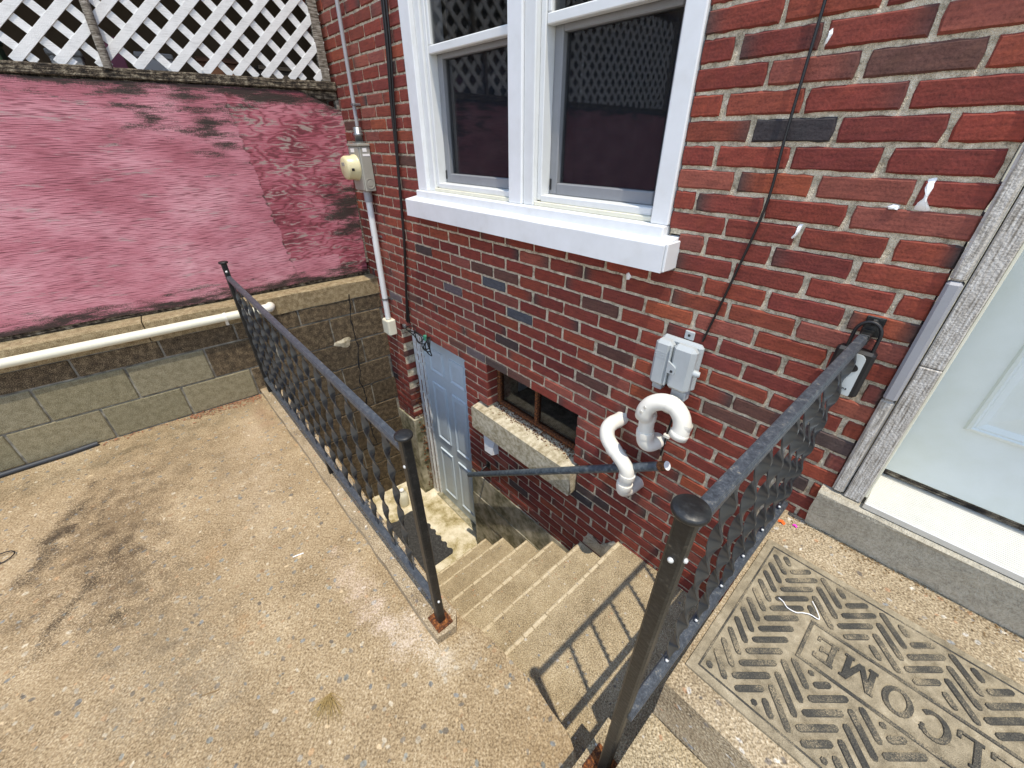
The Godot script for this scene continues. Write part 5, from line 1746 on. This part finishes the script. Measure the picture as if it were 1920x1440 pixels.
# WELCOME, read from the door: strokes of raised rubber with serifs, in a unit cell one high
func letters(d: Node3D, x0: float, x1: float, z0: float, z1: float, y: float, o: Vector3) -> void:
	var glyphs := {
		"W": [1.25, [[[0.06, 0.97], [0.32, 0.03]], [[0.32, 0.03], [0.6, 0.9]], [[0.6, 0.9], [0.88, 0.03]], [[0.88, 0.03], [1.16, 0.97]]], [[[-0.06, 0.97], [0.2, 0.97]], [[0.5, 0.94], [0.7, 0.94]], [[1.04, 0.97], [1.28, 0.97]]]],
		"E": [0.78, [[[0.16, 0.03], [0.16, 0.97]]], [[[0.02, 0.96], [0.7, 0.96]], [[0.02, 0.04], [0.72, 0.04]], [[0.2, 0.52], [0.54, 0.52]], [[0.69, 0.8], [0.69, 0.97]], [[0.71, 0.03], [0.71, 0.22]], [[0.53, 0.42], [0.53, 0.62]]]],
		"L": [0.74, [[[0.18, 0.03], [0.18, 0.97]]], [[[0.02, 0.96], [0.36, 0.96]], [[0.02, 0.04], [0.68, 0.04]], [[0.67, 0.03], [0.67, 0.26]]]],
		"C": [0.92, [], [[[0.76, 0.66], [0.76, 0.9]]]],
		"O": [1.0, [], []],
		"M": [1.2, [[[0.16, 0.03], [0.16, 0.97]], [[0.16, 0.97], [0.56, 0.08]], [[0.56, 0.08], [0.96, 0.97]], [[0.96, 0.03], [0.96, 0.97]]], [[[0.02, 0.96], [0.2, 0.96]], [[0.9, 0.96], [1.12, 0.96]], [[0.02, 0.04], [0.3, 0.04]], [[0.82, 0.04], [1.12, 0.04]]]]}
	var total := 0.0
	for ch in "WELCOME": total += glyphs[ch][0] + 0.14
	var kx := (x1 - x0) / total
	var kz := z1 - z0
	var pen := 0.05
	for ch in "WELCOME":
		var g: Array = glyphs[ch]
		var st := newst()
		var n := 0
		for kind in 2:
			for q in g[1 + kind]:
				bar_on_mat(st, letter_at(q[0], pen, x1, z0, kx, kz), letter_at(q[1], pen, x1, z0, kx, kz), 0.0062 if kind == 0 else 0.0036, y, 0.0116 + n * 0.00012, o)
				n += 1
		if ch == "O" or ch == "C":
			var from := 0.0 if ch == "O" else 0.62
			var to := TAU if ch == "O" else TAU - 0.7
			for k in 20:
				var a0 := lerpf(from, to, k / 20.0)
				var a1 := lerpf(from, to, (k + 1) / 20.0)
				var w := 0.0038 + 0.0028 * absf(cos((a0 + a1) * 0.5))
				bar_on_mat(st, letter_at([0.46 + 0.38 * cos(a0), 0.5 + 0.46 * sin(a0)], pen, x1, z0, kx, kz), letter_at([0.46 + 0.38 * cos(a1), 0.5 + 0.46 * sin(a1)], pen, x1, z0, kx, kz), w, y, 0.0112 + (k % 2) * 0.00012, o)
		put(st, "letter", M.mat_rib, d)
		pen += g[0] + 0.14

func letter_at(q: Array, pen: float, x1: float, z0: float, kx: float, kz: float) -> Vector2:
	return Vector2(x1 - (pen + q[0]) * kx, z0 + q[1] * kz)

func bar_on_mat(st: SurfaceTool, a: Vector2, b: Vector2, hw: float, y: float, top: float, o: Vector3) -> void:
	var d := (b - a).normalized()
	var n := Vector2(-d.y, d.x)
	a -= d * hw * 0.35
	b += d * hw * 0.35
	var f := [a + n * hw, b + n * hw, b - n * hw, a - n * hw]
	var cen := V((a.x + b.x) * 0.5, y + 0.008, (a.y + b.y) * 0.5) + o
	var lo := []
	var hi := []
	for p in f:
		var q: Vector2 = p.lerp((a + b) * 0.5, 0.06)
		lo.append(V(p.x, y + 0.006, p.y) + o)
		hi.append(V(q.x, y + top, q.y) + o)
	for k in 4: quad(st, lo[k], lo[(k + 1) % 4], hi[(k + 1) % 4], hi[k], cen)
	quad(st, hi[0], hi[1], hi[2], hi[3], cen - V(0, 1, 0))

func rib(st: SurfaceTool, a: Vector2, b: Vector2, y: float, o: Vector3) -> void:
	var d := (b - a).normalized()
	var n := Vector2(-d.y, d.x)
	var hw := 0.0086
	var rings := []
	var top := []
	var seg := []
	for k in 4: seg.append([a + d * hw, -d * cos(PI * (k / 3.0 - 0.5)) + n * sin(PI * (k / 3.0 - 0.5))])
	for k in 4: seg.append([b - d * hw, d * cos(PI * (k / 3.0 - 0.5)) - n * sin(PI * (k / 3.0 - 0.5))])
	var cen := V((a.x + b.x) * 0.5, y + 0.006, (a.y + b.y) * 0.5) + o
	for s in seg:
		var p: Vector2 = s[0] + s[1] * hw
		var q: Vector2 = s[0] + s[1] * hw * 0.82
		rings.append(V(p.x, y + 0.0062, p.y) + o)
		top.append(V(q.x, y + 0.0115, q.y) + o)
	for k in 8:
		var k2 := (k + 1) % 8
		quad(st, rings[k], rings[k2], top[k2], top[k], cen)
		tri_out(st, top[k], top[k2], V(cen.x, y + 0.0117 + o.y, cen.z), cen - V(0, 1, 0))

# ---------------------------------------------------------------- small things
func leafy(st: SurfaceTool, at: Vector3, s: float) -> void:
	var b := Basis.from_euler(V(rng.randf_range(-0.5, 0.5), rng.randf() * TAU, rng.randf_range(-0.5, 0.5)))
	var p := [V(-s, 0, 0), V(0, s * 0.15, s * 0.45), V(s, s * 0.1, 0), V(0, s * 0.2, -s * 0.4)]
	for i in 4: p[i] = at + b * p[i] + V(0, s * 0.35, 0)
	tri_out(st, p[0], p[1], p[2], at - V(0, 1, 0))
	tri_out(st, p[0], p[2], p[3], at - V(0, 1, 0))

func build_small_things() -> void:
	var tfm := Transform3D(Basis.from_euler(V(0, SIDE_TURN, 0)), SIDE_AT)
	var st := newst()
	for k in 420:
		var s := rng.randf_range(1.14, 1.62)
		if k > 300: s = rng.randf_range(1.14, 2.3)
		leafy(st, tfm * V(rng.randf() * rng.randf() * (0.14 if k <= 300 else 0.06) + 0.006, SLAB, s), rng.randf_range(0.004, 0.013))
	tag(put(st, "leaf_litter", M.leaf), "dry reddish-brown leaf litter gathered at the block wall foot", "leaf litter", "", "stuff")
	st = newst()
	for k in 260:
		leafy(st, V(rng.randf_range(-0.09, 0.6), STOOP, 0.02 + rng.randf() * rng.randf() * 0.09), rng.randf_range(0.002, 0.006))
	tag(put(st, "grit", M.twig), "crumbs of grit and dry bits along the door riser", "grit", "", "stuff")
	# hose on the patio
	var h := thing("black_hose", tfm * V(0.05, SLAB, 2.3), "black hose lying along the foot of the block wall", "hose")
	st = newst()
	var pts := []
	for q in [[0.02, 2.14], [0.038, 2.28], [0.046, 2.46], [0.058, 2.65], [0.09, 2.9], [0.16, 3.3]]: pts.append(tfm * V(q[0], SLAB + 0.0165, q[1]) - h.position)
	tube(st, smooth_path(pts, 5), 0.0155, 12)
	put(st, "pipe", M.hose, h)
	# loop of wire at the edge of the patio
	var lp := thing("wire_loop", V(-2.68, SLAB, 2.52), "small loop of black wire lying on the concrete patio", "wire")
	st = newst()
	pts = []
	for i in 15: pts.append(V(0.03 * cos(i * 0.5) + 0.01 * i / 14.0, 0.004 + 0.012 * absf(sin(i * 0.25)), 0.05 * sin(i * 0.5)))
	tube(st, pts, 0.0028, 6)
	put(st, "strand", M.cable, lp)
	# dry grass tuft
	var g := thing("grass_tuft", V(-0.985, SLAB, 1.525), "dry straw-coloured grass tuft flattened on the concrete patio", "grass")
	st = newst()
	for k in 70:
		var a := rng.randf_range(-0.5, 1.5)
		var L := rng.randf_range(0.03, 0.09) * (1.6 if rng.randf() < 0.15 else 1.0)
		var dir := V(sin(a + 0.5), 0, cos(a + 0.5))
		var p0 := V(rng.randf_range(-0.008, 0.008), 0.0, rng.randf_range(-0.008, 0.008))
		tube(st, [p0, p0 + dir * L * 0.4 + V(0, rng.randf_range(0.008, 0.022), 0), p0 + dir * L + V(rng.randf_range(-0.01, 0.01), 0.002, rng.randf_range(-0.01, 0.01))], [0.0011, 0.0009, 0.0004], 4, false)
	put(st, "blades", M.grass, g)
	# straw and bits
	var bits := [["white_stick", V(-1.695, SLAB, 1.41), V(0.006, 0, -0.024), 0.0028, M.caulk, "short white stick lying on the patio near the kerb", "stick"], ["brown_twig", V(-1.30, SLAB, 1.86), V(-0.012, 0, 0.03), 0.0016, M.twig, "thin brown twig lying on the concrete patio", "twig"]]
	for b in bits:
		var t := thing(b[0], b[1], b[5], b[6])
		st = newst()
		tube(st, [-b[2] + V(0, b[3], 0), V(0, b[3] + 0.001, 0), b[2] + V(0, b[3], 0)], b[3], 6)
		put(st, "stem", b[4], t)
	for c in [[V(-0.088, STOOP, 0.079), s8(236, 106, 40), "orange", 0.012], [V(-0.050, STOOP, 0.062), s8(226, 70, 190), "pink", 0.008]]:
		var t := thing("candy_wrapper_scrap", c[0], "tiny %s scrap of wrapper on the stoop by the brick wall" % c[2], "litter")
		st = newst()
		var s: float = c[3]
		var q := [V(-s, 0.002, -s * 0.7), V(0, 0.006, -s * 0.9), V(s, 0.003, -s * 0.3), V(s * 0.8, 0.002, s * 0.7), V(-s * 0.1, 0.007, s * 0.5), V(-s * 0.9, 0.002, s * 0.6)]
		for i in range(1, 5): tri_out(st, q[0], q[i], q[i + 1], V(0, -1, 0))
		put(st, "scrap", mat(c[1], 0.6), t)
	# white thread on the mat
	var sg := thing("white_string", V(0.06, STOOP + 0.0118, 0.4), "crooked white string lying on the herringbone doormat", "string")
	st = newst()
	var sp := []
	for q in [[0.008, 0.405], [0.022, 0.408], [0.036, 0.419], [0.058, 0.416], [0.070, 0.404], [0.088, 0.392], [0.110, 0.389], [0.098, 0.365], [0.080, 0.343]]: sp.append(V(q[0], STOOP + 0.0135, q[1]) - sg.position)
	tube(st, smooth_path(sp, 3), 0.0014, 6)
	put(st, "strand", M.caulk, sg)
	# interlocking rubber tile and a white jug on the well floor
	var rm := thing("rubber_floor_tile", V(-2.65, FLOOR, 0.5), "black speckled rubber tile with puzzle edges on stairwell floor", "floor tile")
	st = newst()
	var poly := PackedVector2Array()
	var xa := -0.30
	var xb := 0.40
	var za := -0.285
	var zb := 0.42
	for i in 29:
		var t := i / 28.0
		poly.append(Vector2(lerpf(xa, xb, t), za + (0.022 if (i % 4) < 2 else 0.0)))
	poly.append(Vector2(xb, zb))
	poly.append(Vector2(xa, zb))
	for i in range(10, -1, -1):
		poly.append(Vector2(xa - (0.022 if (i % 4) < 2 else 0.0), lerpf(za + 0.06, zb - 0.05, i / 10.0)))
	slab(st, poly, 0.012, 0.0)
	put(st, "tile", M.rubber, rm)
	var j := thing("plastic_jug", V(-3.12, FLOOR, 0.27), "small white plastic jug standing on the stairwell floor", "jug")
	st = newst()
	lathe(st, Vector3.ZERO, Vector3.UP, [Vector2(0.0, 0.0), Vector2(0.052, 0.0), Vector2(0.056, 0.01), Vector2(0.056, 0.13), Vector2(0.044, 0.165), Vector2(0.02, 0.185), Vector2(0.02, 0.2)], 18)
	put(st, "body", M.old_pvc, j)
	st = newst()
	lathe(st, V(0, 0.2005, 0), Vector3.UP, [Vector2(0.023, 0.0), Vector2(0.023, 0.018), Vector2(0.02, 0.02), Vector2(0, 0.02)], 14)
	put(st, "cap", M.caulk, j)
